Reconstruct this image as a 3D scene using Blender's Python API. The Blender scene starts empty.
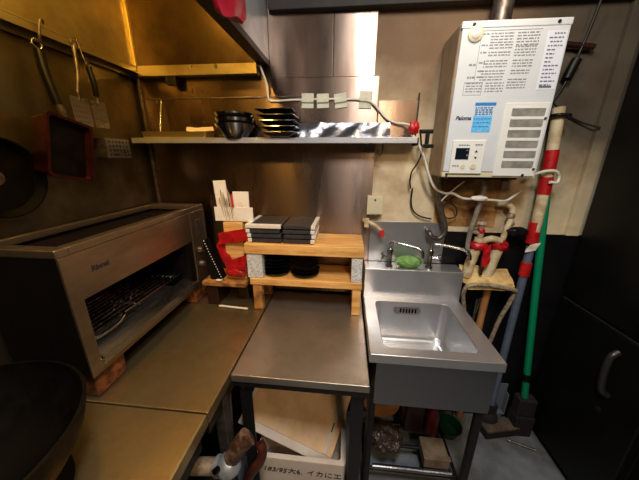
import bpy, bmesh, math, random
from mathutils import Vector, Matrix, Euler
random.seed(7)
C = bpy.context.scene.collection
PI = math.pi

# ------------------------------------------------------------------ materials
def lin(c):
    return tuple(((v/255)/12.92 if v/255 <= .04045 else ((v/255+.055)/1.055)**2.4) for v in c)

MATS = {}
def mat(name, rgb, rough=.5, metal=0., rgb2=None, scale=8., amt=1., stretch=(1, 1, 1), bump=0., bscale=None,
        bstretch=None, lo=.4, hi=.65, rvar=0., spec=.5, emit=0., alpha=1., trans=0., coat=0., aniso=0., arot=0., detail=4.):
    m = bpy.data.materials.new(name); m.use_nodes = True
    nt = m.node_tree; N = nt.nodes; L = nt.links
    p = N['Principled BSDF']
    c1 = lin(rgb) + (1,)
    p.inputs['Base Color'].default_value = c1
    p.inputs['Roughness'].default_value = rough
    p.inputs['Metallic'].default_value = metal
    p.inputs['Specular IOR Level'].default_value = spec
    if coat: p.inputs['Coat Weight'].default_value = coat
    if trans: p.inputs['Transmission Weight'].default_value = trans
    tc = N.new('ShaderNodeNewGeometry')
    def noise(sc, st, det):
        mp = N.new('ShaderNodeMapping'); mp.inputs['Scale'].default_value = st
        L.new(tc.outputs['Position'], mp.inputs['Vector'])
        n = N.new('ShaderNodeTexNoise'); n.inputs['Scale'].default_value = sc
        n.inputs['Detail'].default_value = det; n.inputs['Roughness'].default_value = .6
        L.new(mp.outputs['Vector'], n.inputs['Vector'])
        return n.outputs['Fac']
    if rgb2 or rvar:
        f = noise(scale, stretch, detail)
        rp = N.new('ShaderNodeValToRGB')
        rp.color_ramp.elements[0].position = lo; rp.color_ramp.elements[1].position = hi
        L.new(f, rp.inputs['Fac'])
        if rgb2:
            mx = N.new('ShaderNodeMix'); mx.data_type = 'RGBA'
            mx.inputs[6].default_value = c1; mx.inputs[7].default_value = lin(rgb2) + (1,)
            mu = N.new('ShaderNodeMath'); mu.operation = 'MULTIPLY'; mu.inputs[1].default_value = amt
            L.new(rp.outputs['Color'], mu.inputs[0]); L.new(mu.outputs[0], mx.inputs[0])
            L.new(mx.outputs[2], p.inputs['Base Color'])
        if rvar:
            mr = N.new('ShaderNodeMapRange'); mr.inputs['To Min'].default_value = rough
            mr.inputs['To Max'].default_value = rough + rvar
            L.new(rp.outputs['Color'], mr.inputs['Value']); L.new(mr.outputs['Result'], p.inputs['Roughness'])
    if bump:
        f = noise(bscale or scale, bstretch or stretch, 3.)
        b = N.new('ShaderNodeBump'); b.inputs['Strength'].default_value = bump; b.inputs['Distance'].default_value = .01
        L.new(f, b.inputs['Height']); L.new(b.outputs['Normal'], p.inputs['Normal'])
    if aniso:
        p.inputs['Anisotropic'].default_value = aniso
        t = N.new('ShaderNodeTangent'); t.direction_type = 'RADIAL'; t.axis = 'Z'
        p.inputs['Anisotropic Rotation'].default_value = arot
        L.new(t.outputs['Tangent'], p.inputs['Tangent'])
    if emit:
        p.inputs['Emission Color'].default_value = c1; p.inputs['Emission Strength'].default_value = emit
    MATS[name] = m
    return m

M = {}
M['steel'] = mat('brushed_steel', (186, 186, 186), .27, 1., (150, 148, 145), 30, .8, (1, .15, 1), bump=.02, bscale=60, bstretch=(6, .4, 1), rvar=.14)
M['steel_table'] = mat('worn_table_steel', (184, 176, 164), .3, .85, (150, 142, 130), 5, .8, rvar=.1)
M['steel_sink'] = mat('sink_steel', (214, 215, 217), .3, .85, (196, 197, 200), 6, .7, rvar=.07, bump=.008, bscale=20)
M['steel_counter'] = mat('greasy_counter_steel', (184, 164, 120), .33, .9, (120, 98, 60), 5, .9, bump=.04, bscale=26, rvar=.2)
M['steel_wall'] = mat('wall_cladding_steel', (150, 130, 116), .24, 1., (116, 96, 82), 6, .9, (1, 1, .25), bump=.035, bscale=5, bstretch=(1.5, 1, .25), rvar=.16, aniso=.85, arot=.25)
M['steel_left'] = mat('greasy_wall_steel', (128, 118, 92), .34, .95, (76, 64, 40), 4, .9, bump=.04, bscale=9, rvar=.18)
M['steel_rear'] = mat('dark_hood_steel', (84, 68, 42), .3, .9, (46, 34, 20), 4, .9, bump=.03, bscale=6, rvar=.15)  # darker steel for the hood's rear panel
M['apron'] = mat('satin_steel', (150, 151, 155), .32, 1., rvar=.04)
M['steel_hood'] = mat('hood_steel', (172, 160, 120), .34, .85, (120, 102, 60), 4, .8, bump=.03, bscale=5, rvar=.15)
M['steel_grill'] = mat('grill_steel', (164, 148, 124), .33, .95, (124, 108, 86), 10, .8, (1, .3, 1), bump=.02, bscale=40, rvar=.15)
M['steel_side'] = mat('hood_outer_steel', (190, 192, 194), .36, .5, (160, 160, 160), 5, .8, rvar=.1)
M['chrome'] = mat('worn_chrome', (190, 188, 184), .16, 1., (120, 116, 108), 60, .6, rvar=.2)
M['dull_metal'] = mat('dull_metal', (120, 112, 104), .45, .8, (70, 58, 48), 40, .8)
M['dark_metal'] = mat('dark_metal', (30, 28, 27), .45, .5, (56, 46, 38), 40, .6)
M['leg_paint'] = mat('chipped_dark_paint', (26, 25, 25), .42, .2, (150, 140, 128), 45, .9, (1, 1, .5), lo=.66, hi=.7)
M['black_iron'] = mat('black_iron', (8, 7, 6), .4, 0., (14, 10, 7), 20, .8, rvar=.2, spec=.12)
M['black_plastic'] = mat('black_plastic', (12, 11, 11), .4, 0., (20, 18, 17), 30, .6, spec=.25)
M['grill_side'] = mat('sooty_black_side', (9, 6, 5), .5, 0., (18, 11, 8), 20, .8, spec=.2)
M['red_iron'] = mat('burnt_red_copper', (74, 26, 20), .4, .7, (34, 14, 12), 20, .9)
M['black_glaze'] = mat('black_glaze', (18, 18, 20), .16, 0., coat=.8)
M['dark_glaze'] = mat('dark_grey_glaze', (62, 60, 60), .38, 0., (46, 44, 44), 60, .7)
M['pale_glaze'] = mat('pale_glaze', (226, 218, 204), .35, 0.)
M['wood'] = mat('pale_wood', (240, 188, 110), .5, 0., (196, 130, 60), 7, .8, (1, 9, 9), bump=.06, bscale=20, bstretch=(1, 6, 6))
M['wood_dirty'] = mat('scorched_wood', (190, 132, 66), .6, 0., (78, 40, 18), 24, .9, bump=.1, bscale=30)
M['brick'] = mat('charred_wood_block', (150, 82, 34), .6, 0., (44, 20, 10), 30, .9, bump=.2, bscale=40)
M['grey_block'] = mat('speckled_grey_foam', (228, 228, 222), .8, 0., (150, 152, 150), 160, .8, bump=.1, bscale=150)
M['foam'] = mat('white_foam', (236, 222, 206), .75, 0., (222, 200, 176), 9, .7, bump=.05, bscale=240)
M['foam_lid'] = mat('yellowed_foam', (240, 206, 162), .75, 0., (214, 172, 122), 7, .9, bump=.05, bscale=240)
M['ink'] = mat('black_marker', (38, 30, 30), .7)
M['plaster'] = mat('grimy_shaded_plaster', (224, 206, 168), .85, 0., (170, 138, 98), 5, .85, bump=.08, bscale=30, lo=.42, hi=.7)
M['rust'] = mat('rusty_board', (196, 150, 84), .8, 0., (104, 62, 26), 9, .95, bump=.15, bscale=30)
M['dado'] = mat('black_dado', (14, 14, 17), .35, .0, (26, 24, 24), 10, .6)
M['beam'] = mat('dark_beam', (40, 32, 26), .7, 0., (22, 18, 15), 8, .8)
M['ceiling'] = mat('smoked_ceiling', (92, 80, 66), .9, 0., (60, 50, 40), 4, .8)
M['dark_wall'] = mat('smoked_wall', (150, 138, 120), .85, 0., (104, 92, 76), 3, .8)
M['floor'] = mat('grey_concrete', (128, 134, 140), .5, 0., (84, 84, 82), 5, .9, bump=.05, bscale=30, rvar=.2)
M['white_enamel'] = mat('white_enamel', (204, 209, 211), .32, 0., (192, 195, 194), 5, .6)
M['beige_case'] = mat('beige_casing', (170, 146, 114), .5, 0., (140, 116, 88), 12, .7)
M['white_plastic'] = mat('white_plastic', (222, 222, 214), .4, 0.)
M['grey_mesh'] = mat('grey_louver_mesh', (150, 147, 138), .6, .1, (112, 109, 102), 30, .8)
M['print'] = mat('grey_print', (128, 130, 134), .6)
M['print_dark'] = mat('dark_print', (96, 100, 108), .6)
M['navy'] = mat('navy_print', (24, 34, 66), .5)
M['paper'] = mat('bluish_paper', (214, 218, 228), .6)
M['blue'] = mat('blue_sticker', (78, 172, 226), .5, 0., (130, 196, 236), 160, .7)
M['blue_dark'] = mat('deep_blue_sticker', (30, 122, 190), .5)
M['lcd'] = mat('dark_display', (18, 26, 36), .15, coat=.5)
M['cream_plastic'] = mat('cream_plastic', (206, 196, 160), .5)
M['cream_wrap'] = mat('cream_pipe_wrap', (216, 200, 160), .7, 0., (168, 136, 92), 22, .8, bump=.15, bscale=60)
M['red_tape'] = mat('red_tape', (190, 22, 26), .4, 0., (140, 10, 16), 30, .7, bump=.2, bscale=70)
M['red_bag'] = mat('crimson_plastic', (176, 12, 46), .35, 0., (120, 6, 28), 14, .8)
M['red_paint'] = mat('red_paint', (200, 40, 36), .4)
M['cord_white'] = mat('white_cord', (222, 216, 200), .5, 0., (186, 170, 140), 30, .6)
M['cord_black'] = mat('black_cord', (18, 17, 16), .5)
M['hose_grey'] = mat('grey_hose', (150, 142, 130), .5, .1, (112, 100, 84), 40, .8)
M['pipe_blue'] = mat('bluish_grey_pole', (92, 104, 122), .45, 0., (74, 82, 98), 30, .6)
M['green'] = mat('green_pole', (0, 132, 88), .4, 0.)
M['green_dark'] = mat('dark_green_plastic', (8, 62, 40), .4)
M['scrub'] = mat('green_scrubber', (140, 186, 104), .85, 0., (92, 146, 64), 60, .8, bump=.8, bscale=120)
M['masking'] = mat('masking_tape', (206, 204, 180), .7, 0., (186, 184, 160), 40, .6)
M['foil'] = mat('aluminium_foil', (160, 160, 166), .34, 1., bump=.25, bscale=45)
M['fridge'] = mat('black_fridge_steel', (7, 7, 6), .42, .0, (11, 10, 8), 6, .8, bump=.02, bscale=20, rvar=.1, spec=.3)
M['gasket'] = mat('pale_gasket', (62, 60, 60), .35, .6)
M['rope'] = mat('grey_rope', (176, 160, 132), .85, 0., (120, 100, 76), 90, .9, bump=.6, bscale=160)
M['cloth'] = mat('stained_yellow_rag', (224, 196, 132), .85, 0., (180, 134, 70), 20, .8, bump=.2, bscale=60)
M['brown_hose'] = mat('brown_rubber', (92, 44, 30), .4, 0., (50, 22, 14), 30, .8)
M['grimy_pipe'] = mat('grimy_beige_pipe', (186, 164, 136), .45, .2, (80, 44, 26), 30, .9)
M['sooty_pipe'] = mat('sooty_brown_pipe', (150, 122, 98), .45, .2, (64, 34, 22), 26, .9, lo=.35, hi=.55)
M['maroon'] = mat('maroon_plastic', (92, 22, 26), .4)
M['brown_dark'] = mat('dark_brown_plastic', (48, 26, 18), .35, 0., (30, 16, 10), 20, .7)
M['tan'] = mat('tan_board', (196, 140, 84), .7, 0., (160, 104, 56), 14, .7)
M['card'] = mat('grubby_card', (136, 116, 94), .8, 0., (92, 72, 54), 20, .8)
M['clear_bag'] = mat('grey_plastic_bag', (70, 56, 46), .16, .1, (190, 180, 170), 50, .9, lo=.62, hi=.7, bump=1., bscale=60)
M['brush'] = mat('dark_bristle', (17, 16, 16), .8, 0., (36, 30, 26), 80, .7, bump=.4, bscale=160)
M['brush_top'] = mat('faded_brown_plastic', (104, 86, 70), .6, 0., (60, 48, 40), 20, .8)
M['pan_blue'] = mat('grey_blue_plastic', (98, 106, 114), .5)
M['paper_white'] = mat('white_paper', (238, 230, 214), .7, 0., (222, 206, 180), 20, .6)
M['skewer'] = mat('pale_bamboo', (206, 186, 156), .6, 0., (96, 80, 66), 60, .8, (3, 3, .2))
M['tray_metal'] = mat('yellowed_tin', (196, 176, 110), .35, .8)
M['stain'] = mat('soot_stained_plaster', (112, 88, 64), .9, 0., (74, 56, 40), 6, .8, bump=.08, bscale=30)

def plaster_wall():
    # plaster with rusty drips low down and soot blotches high up; shade right of the heater is painted in
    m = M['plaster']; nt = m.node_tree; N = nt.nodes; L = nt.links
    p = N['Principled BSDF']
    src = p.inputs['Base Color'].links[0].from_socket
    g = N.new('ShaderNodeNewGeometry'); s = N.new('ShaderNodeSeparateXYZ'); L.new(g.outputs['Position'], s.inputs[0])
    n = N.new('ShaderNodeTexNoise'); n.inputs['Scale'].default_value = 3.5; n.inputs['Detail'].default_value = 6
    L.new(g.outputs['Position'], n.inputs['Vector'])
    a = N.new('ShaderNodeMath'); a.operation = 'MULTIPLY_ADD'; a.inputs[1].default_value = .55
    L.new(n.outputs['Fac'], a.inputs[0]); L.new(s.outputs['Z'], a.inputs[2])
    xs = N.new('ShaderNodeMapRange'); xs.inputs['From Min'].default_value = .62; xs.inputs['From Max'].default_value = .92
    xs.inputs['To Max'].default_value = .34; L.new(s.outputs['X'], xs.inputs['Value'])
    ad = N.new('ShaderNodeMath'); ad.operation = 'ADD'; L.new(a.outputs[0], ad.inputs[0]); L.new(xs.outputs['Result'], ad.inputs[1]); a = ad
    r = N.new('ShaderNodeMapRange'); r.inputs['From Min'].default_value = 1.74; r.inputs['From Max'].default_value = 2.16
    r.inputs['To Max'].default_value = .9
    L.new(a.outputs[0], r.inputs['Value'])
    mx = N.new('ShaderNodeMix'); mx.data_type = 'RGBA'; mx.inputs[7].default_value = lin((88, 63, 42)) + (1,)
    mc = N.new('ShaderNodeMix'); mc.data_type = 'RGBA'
    mc.inputs[6].default_value = lin((96, 70, 48)) + (1,); mc.inputs[7].default_value = lin((28, 20, 14)) + (1,)  # darker tone is the shade painted right of the heater
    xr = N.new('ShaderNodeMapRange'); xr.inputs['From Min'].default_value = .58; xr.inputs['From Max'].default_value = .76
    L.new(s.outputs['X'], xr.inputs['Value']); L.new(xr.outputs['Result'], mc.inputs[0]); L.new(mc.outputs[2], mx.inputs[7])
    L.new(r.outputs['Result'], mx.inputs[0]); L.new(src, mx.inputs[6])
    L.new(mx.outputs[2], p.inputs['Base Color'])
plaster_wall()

# ------------------------------------------------------------------ mesh helpers
class B:
    def __init__(s): s.bm = bmesh.new()
    def _join(s, t, mtx=None):
        if mtx is not None: bmesh.ops.transform(t, matrix=mtx, verts=t.verts)
        me = bpy.data.meshes.new('t'); t.to_mesh(me); t.free(); s.bm.from_mesh(me); bpy.data.meshes.remove(me); return s
    def box(s, x0, x1, y0, y1, z0, z1, bev=.002, seg=2, mtx=None):
        t = bmesh.new(); bmesh.ops.create_cube(t, size=1)
        bmesh.ops.transform(t, matrix=Matrix.Translation(((x0+x1)/2, (y0+y1)/2, (z0+z1)/2)) @ Matrix.Diagonal((abs(x1-x0), abs(y1-y0), abs(z1-z0), 1)), verts=t.verts)
        if bev:
            b = min(bev, .45*min(abs(x1-x0), abs(y1-y0), abs(z1-z0)))
            bmesh.ops.bevel(t, geom=t.edges[:], offset=b, segments=seg, affect='EDGES', profile=.5)
        return s._join(t, mtx)
    def loops(s, loops, cap0=True, cap1=True, closed=True, mtx=None):
        t = bmesh.new()
        vs = [[t.verts.new(p) for p in lp] for lp in loops]
        n = len(vs[0])
        for a, b in zip(vs, vs[1:]):
            for i in range(n if closed else n-1):
                j = (i+1) % n
                try: t.faces.new((a[i], a[j], b[j], b[i]))
                except ValueError: pass
        if cap0: t.faces.new(vs[0][::-1])
        if cap1: t.faces.new(vs[-1])
        bmesh.ops.recalc_face_normals(t, faces=t.faces[:])
        return s._join(t, mtx)
    def cyl(s, p0, p1, r0, r1=None, seg=20, bev=0):
        p0, p1 = Vector(p0), Vector(p1); r1 = r0 if r1 is None else r1
        d = (p1-p0); ln = d.length; q = d.to_track_quat('Z', 'Y').to_matrix().to_4x4()
        prof = [(r0, 0), (r1, ln)]
        if bev: prof = [(r0-bev, 0), (r0, bev), (r1, ln-bev), (r1-bev, ln)]
        lp = [[(r*math.cos(2*PI*i/seg), r*math.sin(2*PI*i/seg), z) for i in range(seg)] for r, z in prof]
        return s.loops(lp, mtx=Matrix.Translation(p0) @ q)
    def lathe(s, prof, c=(0, 0, 0), seg=32, mtx=None, cap0=True, cap1=True):
        lp = [[(max(r, 1e-4)*math.cos(2*PI*i/seg), max(r, 1e-4)*math.sin(2*PI*i/seg), z) for i in range(seg)] for r, z in prof]
        mm = Matrix.Translation(c)
        if mtx is not None: mm = mm @ mtx
        return s.loops(lp, cap0, cap1, mtx=mm)
    def tube(s, pts, r, seg=10, smooth=4, rs=None):
        pts = [Vector(p) for p in pts]
        if smooth and len(pts) > 2:
            out = []; P = [pts[0]*2-pts[1]] + pts + [pts[-1]*2-pts[-2]]
            for i in range(1, len(P)-2):
                for k in range(smooth):
                    t = k/smooth; a, b, c, d = P[i-1], P[i], P[i+1], P[i+2]
                    out.append(.5*((2*b)+(c-a)*t+(2*a-5*b+4*c-d)*t*t+(3*b-a-3*c+d)*t**3))
            out.append(pts[-1]); pts = out
        lp = []; up = None
        for i, p in enumerate(pts):
            d = (pts[min(i+1, len(pts)-1)]-pts[max(i-1, 0)]).normalized()
            if up is None: up = d.orthogonal().normalized()
            up = (up - d*up.dot(d))
            up = up.normalized() if up.length > 1e-6 else d.orthogonal().normalized()
            v = d.cross(up); rr_ = r if rs is None else r*(rs[0]+(rs[1]-rs[0])*i/(len(pts)-1))
            lp.append([p+up*rr_*math.cos(2*PI*k/seg)+v*rr_*math.sin(2*PI*k/seg) for k in range(seg)])
        return s.loops(lp)
    def prism(s, poly, ext):          # poly: 3D points, ext: vector
        e = Vector(ext)
        return s.loops([[Vector(p) for p in poly], [Vector(p)+e for p in poly]])
    def blob(s, c, r, amp=.2, fr=3., sub=3, seed=0):
        from mathutils import noise
        t = bmesh.new(); bmesh.ops.create_icosphere(t, subdivisions=sub, radius=1)
        for v in t.verts:
            n = noise.noise(v.co*fr+Vector((seed*7.3, seed, 0)))*amp + noise.noise(v.co*fr*2.7+Vector((seed, 3, 9)))*amp*.5
            v.co = v.co*(1+n)
            v.co = Vector((v.co.x*r[0], v.co.y*r[1], v.co.z*r[2]))+Vector(c)
        return s._join(t)
    def sheet(s, o, u, v, nu, nv, amp, fr, th=.0015, seed=0):
        from mathutils import noise
        o, u, v = Vector(o), Vector(u), Vector(v); n = u.cross(v).normalized()
        t = bmesh.new(); g = [[None]*(nv+1) for _ in range(nu+1)]; h = [[None]*(nv+1) for _ in range(nu+1)]
        for i in range(nu+1):
            for j in range(nv+1):
                p = o+u*(i/nu)+v*(j/nv)
                q = p+n*noise.noise(p*fr+Vector((seed, 0, 0)))*amp
                g[i][j] = t.verts.new(q); h[i][j] = t.verts.new(q-n*th)
        for i in range(nu):
            for j in range(nv):
                t.faces.new((g[i][j], g[i+1][j], g[i+1][j+1], g[i][j+1]))
                t.faces.new((h[i][j], h[i][j+1], h[i+1][j+1], h[i+1][j]))
        for i in range(nu):
            t.faces.new((g[i][0], h[i][0], h[i+1][0], g[i+1][0])); t.faces.new((g[i][nv], g[i+1][nv], h[i+1][nv], h[i][nv]))
        for j in range(nv):
            t.faces.new((g[0][j], g[0][j+1], h[0][j+1], h[0][j])); t.faces.new((g[nu][j], h[nu][j], h[nu][j+1], g[nu][j+1]))
        return s._join(t)

def rr(x0, x1, y0, y1, r, z, n=6):
    out = []
    for cx, cy, a in ((x1-r, y0+r, -PI/2), (x1-r, y1-r, 0), (x0+r, y1-r, PI/2), (x0+r, y0+r, PI)):
        for k in range(n+1):
            t = a+PI/2*k/n; out.append((cx+r*math.cos(t), cy+r*math.sin(t), z))
    return out

def world_loc(o):
    v = Vector((0, 0, 0))
    while o is not None: v += o.location; o = o.parent
    return v
def link(name, b, m, parent=None, ang=50, loc=None):
    me = bpy.data.meshes.new(name)
    bm = b.bm
    if parent is not None: base = world_loc(parent)
    elif loc is not None: base = Vector(loc)
    else: base = Vector((0, 0, 0))
    bmesh.ops.translate(bm, verts=bm.verts, vec=-base)
    bm.to_mesh(me); bm.free()
    o = bpy.data.objects.new(name, me); C.objects.link(o)
    me.materials.append(M[m] if isinstance(m, str) else m)
    me.polygons.foreach_set('use_smooth', [True]*len(me.polygons)); me.set_sharp_from_angle(angle=math.radians(ang))
    w = o.modifiers.new('wn', 'WEIGHTED_NORMAL'); w.keep_sharp = True; w.weight = 80
    if parent is not None: o.parent = parent
    elif loc is not None: o.location = loc
    return o
def tag(o, label, cat, group=None):
    o['label'] = label; o['category'] = cat
    if group: o['group'] = group
    return o
def thing(name, loc, label, cat, group=None):
    o = bpy.data.objects.new(name, None); C.objects.link(o); o.location = loc; o.empty_display_size = .02
    return tag(o, label, cat, group)
def struct(name, b, m):
    o = link(name, b, m); o['kind'] = 'structure'; return o
def dup(src, loc=None, rotz=None, label=None):
    def cp(o, par):
        c = o.copy(); C.objects.link(c)
        if par is not None: c.parent = par
        for ch in list(o.children): cp(ch, c)
        return c
    r = cp(src, None)
    if loc is not None: r.location = loc
    if rotz is not None: r.rotation_euler[2] = rotz
    if label: r['label'] = label
    return r
def text_mesh(txt, size, shear=0., depth=.0004, bold=0.):
    cu = bpy.data.curves.new('t', 'FONT'); cu.body = txt; cu.size = size; cu.shear = shear
    cu.extrude = depth; cu.align_x = 'LEFT'; cu.offset = bold; cu.resolution_u = 3
    o = bpy.data.objects.new('t', cu); C.objects.link(o)
    dg = bpy.context.evaluated_depsgraph_get(); dg.update()
    me = bpy.data.meshes.new_from_object(o.evaluated_get(dg))
    bm = bmesh.new(); bm.from_mesh(me)
    bpy.data.objects.remove(o); bpy.data.curves.remove(cu); bpy.data.meshes.remove(me)
    b = B(); b.bm.free(); b.bm = bm
    return b
def text(name, txt, size, mtx, m, parent, shear=0., bold=0.):
    b = text_mesh(txt, size, shear, bold=bold)
    bmesh.ops.transform(b.bm, matrix=mtx, verts=b.bm.verts)
    return link(name, b, m, parent)

WY = 1.28      # back wall
WX = -.965     # left wall

# ------------------------------------------------------------------ the room
struct('floor', B().box(-1.2, 2.3, -2.2, 1.4, -.1, 0, 0), 'floor')
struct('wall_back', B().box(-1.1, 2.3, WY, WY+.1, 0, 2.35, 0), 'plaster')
struct('wall_left', B().box(WX-.1, WX, -2.2, WY, 0, 2.35, 0), 'steel_left')
struct('wall_right', B().box(1.95, 2.05, -2.2, WY, 0, 2.35, 0), 'dark_wall')
struct('wall_front', B().box(-1.1, 2.05, -2.1, -2.0, 0, 2.35, 0), 'dark_wall')
struct('ceiling', B().box(-1.1, 2.3, -2.2, 1.4, 2.35, 2.45, 0), 'ceiling')
# low dark dado, black
struct('trim_1', B().box(-.96, 1.95, WY-.006, WY, 0, 1.108, .001), 'dado')
# dark beam along the top of the back wall
struct('trim_2', B().box(-.33, 1.95, WY-.05, WY, 1.99, 2.35, .004), 'beam')
# steel cladding of the back wall: wide lower sheet, upper sheets, seam covers
struct('trim_3', B().box(-.955, .12, WY-.012, WY-.006, .76, 1.765, .001), 'steel_wall')
b = B().box(-.335, -.075, WY-.015, WY-.001, 1.765, 1.99, .001).box(-.071, .1, WY-.014, WY-.001, 1.765, 1.99, .001)
struct('trim_4', b, 'steel_wall')
struct('trim_5', B().box(-.955, -.335, WY-.012, WY-.001, 1.765, 2.3, .001), 'steel_wall')
struct('trim_6', B().box(-.953, -.941, WY-.024, WY-.012, .76, 1.81, .002).box(-.93, -.2, WY-.016, WY-.012, 1.69, 1.696, .001), 'dull_metal')
# steel splash sheet behind the sink taps
struct('trim_7', B().box(.122, .475, WY-.012, WY-.006, .945, 1.15, .001), 'steel_sink')
# rusty patch of bare board under the heater
struct('trim_8', B().box(.415, .69, WY-.004, WY, 1.135, 1.36, .001), 'rust')
# narrow raised plaster strip beside the refrigerator
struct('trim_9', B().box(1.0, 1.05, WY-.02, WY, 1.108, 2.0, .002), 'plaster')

# ------------------------------------------------------------------ range hood
h = thing('range_hood', (-.65, .5, 1.775), 'stained steel range hood over the left counter, lit amber inside', 'hood')
link('inner_panel', B().box(-.953, -.943, -.3, 1.262, 1.812, 2.3, .001), 'steel_hood', h)
link('rear_panel', B().box(-.943, -.365, 1.254, 1.264, 1.812, 2.3, .001), 'steel_rear', h)
link('side_panel', B().box(-.358, -.343, -.3, 1.262, 1.83, 2.3, .001), 'steel_side', h)
link('top_panel', B().box(-.943, -.365, -.3, 1.254, 2.29, 2.3, .001), 'steel_hood', h)
b = B().box(-.955, -.915, -.3, 1.262, 1.806, 1.812, .001).box(-.955, -.95, -.3, 1.262, 1.772, 1.806, .001).box(-.92, -.915, -.3, 1.262, 1.785, 1.806, .001)
b.box(-.915, -.386, 1.222, 1.262, 1.772, 1.812, .002)
g = link('gutter', b, 'steel_hood', h)
link('edge_rail', B().box(-.386, -.343, -.3, 1.262, 1.808, 1.83, .002), 'dark_metal', h)
link('corner_strip', B().box(-.943, -.932, 1.243, 1.254, 1.812, 2.29, .001), 'tray_metal', h)
for x in (-.67, -.56): link('rivet', B().cyl((x, 1.223, 1.803), (x, 1.218, 1.803), .008, seg=10), 'chrome', h)

tag(link('clip', B().box(-.785, -.748, 1.222, 1.238, 1.735, 1.7715, .004).box(-.795, -.785, 1.224, 1.236, 1.742, 1.771, .003), 'black_plastic', loc=(-.766, 1.23, 1.77)), 'small black clip hanging under the rear gutter of the range hood', 'clip')
# crimson bag hanging over the hood's edge
b = B()
lp = []
for k in range(9):
    t = k/8; z = 2.02-.225*t
    w = .12-.01*t+.012*math.sin(t*3)+(-.03 if k == 8 else 0); d = .008+.012*math.sin(PI*min(1, t*1.1))
    cy = .80+.015*t
    lp.append([(-.32+d*math.cos(a)+.004*math.sin(5*a+k), cy+w*math.sin(a), z+.006*math.sin(3*a)+.022*t*math.sin(a)) for a in [2*PI*i/20 for i in range(20)]])
b.loops(lp)
rb = thing('plastic_bag', (-.32, .87, 1.81), 'crimson plastic bag hanging on the outer edge of the range hood', 'bag')
link('bag_body', b, 'red_bag', rb)
link('bag_handle', B().tube([(-.32, .80, 2.015), (-.322, .82, 2.08), (-.325, .84, 2.11), (-.322, .86, 2.08), (-.32, .88, 2.015)], .006, 8), 'red_bag', rb)

# ------------------------------------------------------------------ utensils hanging on the left wall
def hang(u, z, x=-.915): return (x, u, z)
# square omelette pan
p = thing('square_frying_pan', (-.91, .83, 1.37), 'deep square omelette pan with black handle hanging from the hood gutter', 'pan')
tilt = Matrix.Translation((-.882, .822, 1.545)) @ Matrix.Rotation(math.radians(-13), 4, 'X')
b = B()
def prr(w, d, z): return rr(-w, w, -d, d, .012, z, 4)
def topan(l):  # local x->world y , local y->world z , z-> +x (opening)
    return [(q[2], q[0], q[1]) for q in l]
L0 = [topan(prr(.062, .084, 0.0)), topan(prr(.066, .088, .03)), topan(prr(.070, .092, .058)), topan(prr(.064, .086, .058)), topan(prr(.060, .082, .040))]
b.loops(L0, mtx=tilt @ Matrix.Translation((-.045, .0, -.085)))
link('pan_body', b, 'red_iron', p)
b = B(); ring = [topan(prr(.0715, .0935, .055)), topan(prr(.0715, .0935, .0605)), topan(prr(.063, .085, .0605)), topan(prr(.063, .085, .055))]
b.loops(ring + [ring[0]], False, False, mtx=tilt @ Matrix.Translation((-.045, .0, -.085)))
link('pan_rim', b, 'red_iron', p)
b = B().loops([topan(prr(.0595, .081, .0405)), topan(prr(.0595, .081, .042))], mtx=tilt @ Matrix.Translation((-.045, .0, -.085)))
link('pan_base', b, 'black_iron', p)
link('ferrule', B().tube([(-.898, .832, 1.545), (-.898, .83, 1.572), (-.9, .824, 1.597)], .011, 10), 'dull_metal', p)
b = B().tube([(-.9, .825, 1.594), (-.905, .821, 1.64), (-.91, .819, 1.69), (-.912, .82, 1.74)], .013, 10)
hd = link('handle', b, 'black_plastic', p)
link('hanging_loop', B().tube([(-.912, .82, 1.738), (-.914, .808, 1.754), (-.914, .82, 1.768), (-.913, .834, 1.754), (-.912, .824, 1.738)], .003, 8), 'chrome', hd)
tag(link('wall_hook', B().tube([(-.914, .828, 1.764), (-.903, .822, 1.76), (-.896, .822, 1.785), (-.9, .834, 1.815), (-.906, .85, 1.825), (-.914, .856, 1.817)], .0035, 8), 'dull_metal', loc=(-.91, .85, 1.81)),
    'bent wire hook on the hood gutter holding the square omelette pan', 'hook')

def slotted(name, label, hx, hy0, hz0, hy1, hz1, w, ht, handle_m, hr, xo):
    """flat perforated turner: handle from (hy0,hz0) down to (hy1,hz1), blade below"""
    t = thing(name, (xo, hy1, hz1-ht), label, 'turner', 'perforated turners on the left wall')
    link('handle', B().tube([(xo, hy0, hz0), (xo+.004, (hy0+hy1)/2, (hz0+hz1)/2), (xo, hy1, hz1+.02)], hr, 8), handle_m, t)
    link('shank', B().tube([(xo, hy1, hz1+.022), (xo, hy1, hz1-.004)], .005, 8), 'dull_metal', t)
    link('hanging_ring', B().tube([(xo, hy0, hz0-.002), (xo, hy0-.008, hz0+.008), (xo, hy0, hz0+.016), (xo, hy0+.008, hz0+.008), (xo, hy0, hz0-.002)], .0022, 8), 'dull_metal', t)
    # blade with real slots: bars and cross bars
    bl = B(); n = 6
    y0, y1, z1, z0 = hy1-w/2, hy1+w/2, hz1, hz1-ht
    for k in range(n+1):
        yy = y0+(y1-y0)*k/n; hw = .0032 if 0 < k < n else .004
        bl.box(xo-.001, xo+.001, yy-hw, yy+hw, z0, z1, .0004, 1)
    for k in range(6):
        zz = z0+(z1-z0)*k/5; hw = .0045
        bl.box(xo-.0012, xo+.0012, y0-.002, y1+.002, zz-hw, zz+hw, .0004, 1)
    link('blade', bl, 'steel', t)
    return t
slotted('perforated_turner', 'long steel handled perforated turner hanging next to the square omelette pan', 0, .926, 1.785, .902, 1.625, .058, .08, 'dull_metal', .006, -.9)
slotted('perforated_turner', 'short black handled perforated turner hanging nearest the corner under the hood', 0, .966, 1.735, .972, 1.625, .05, .08, 'black_plastic', .009, -.9)
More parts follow.
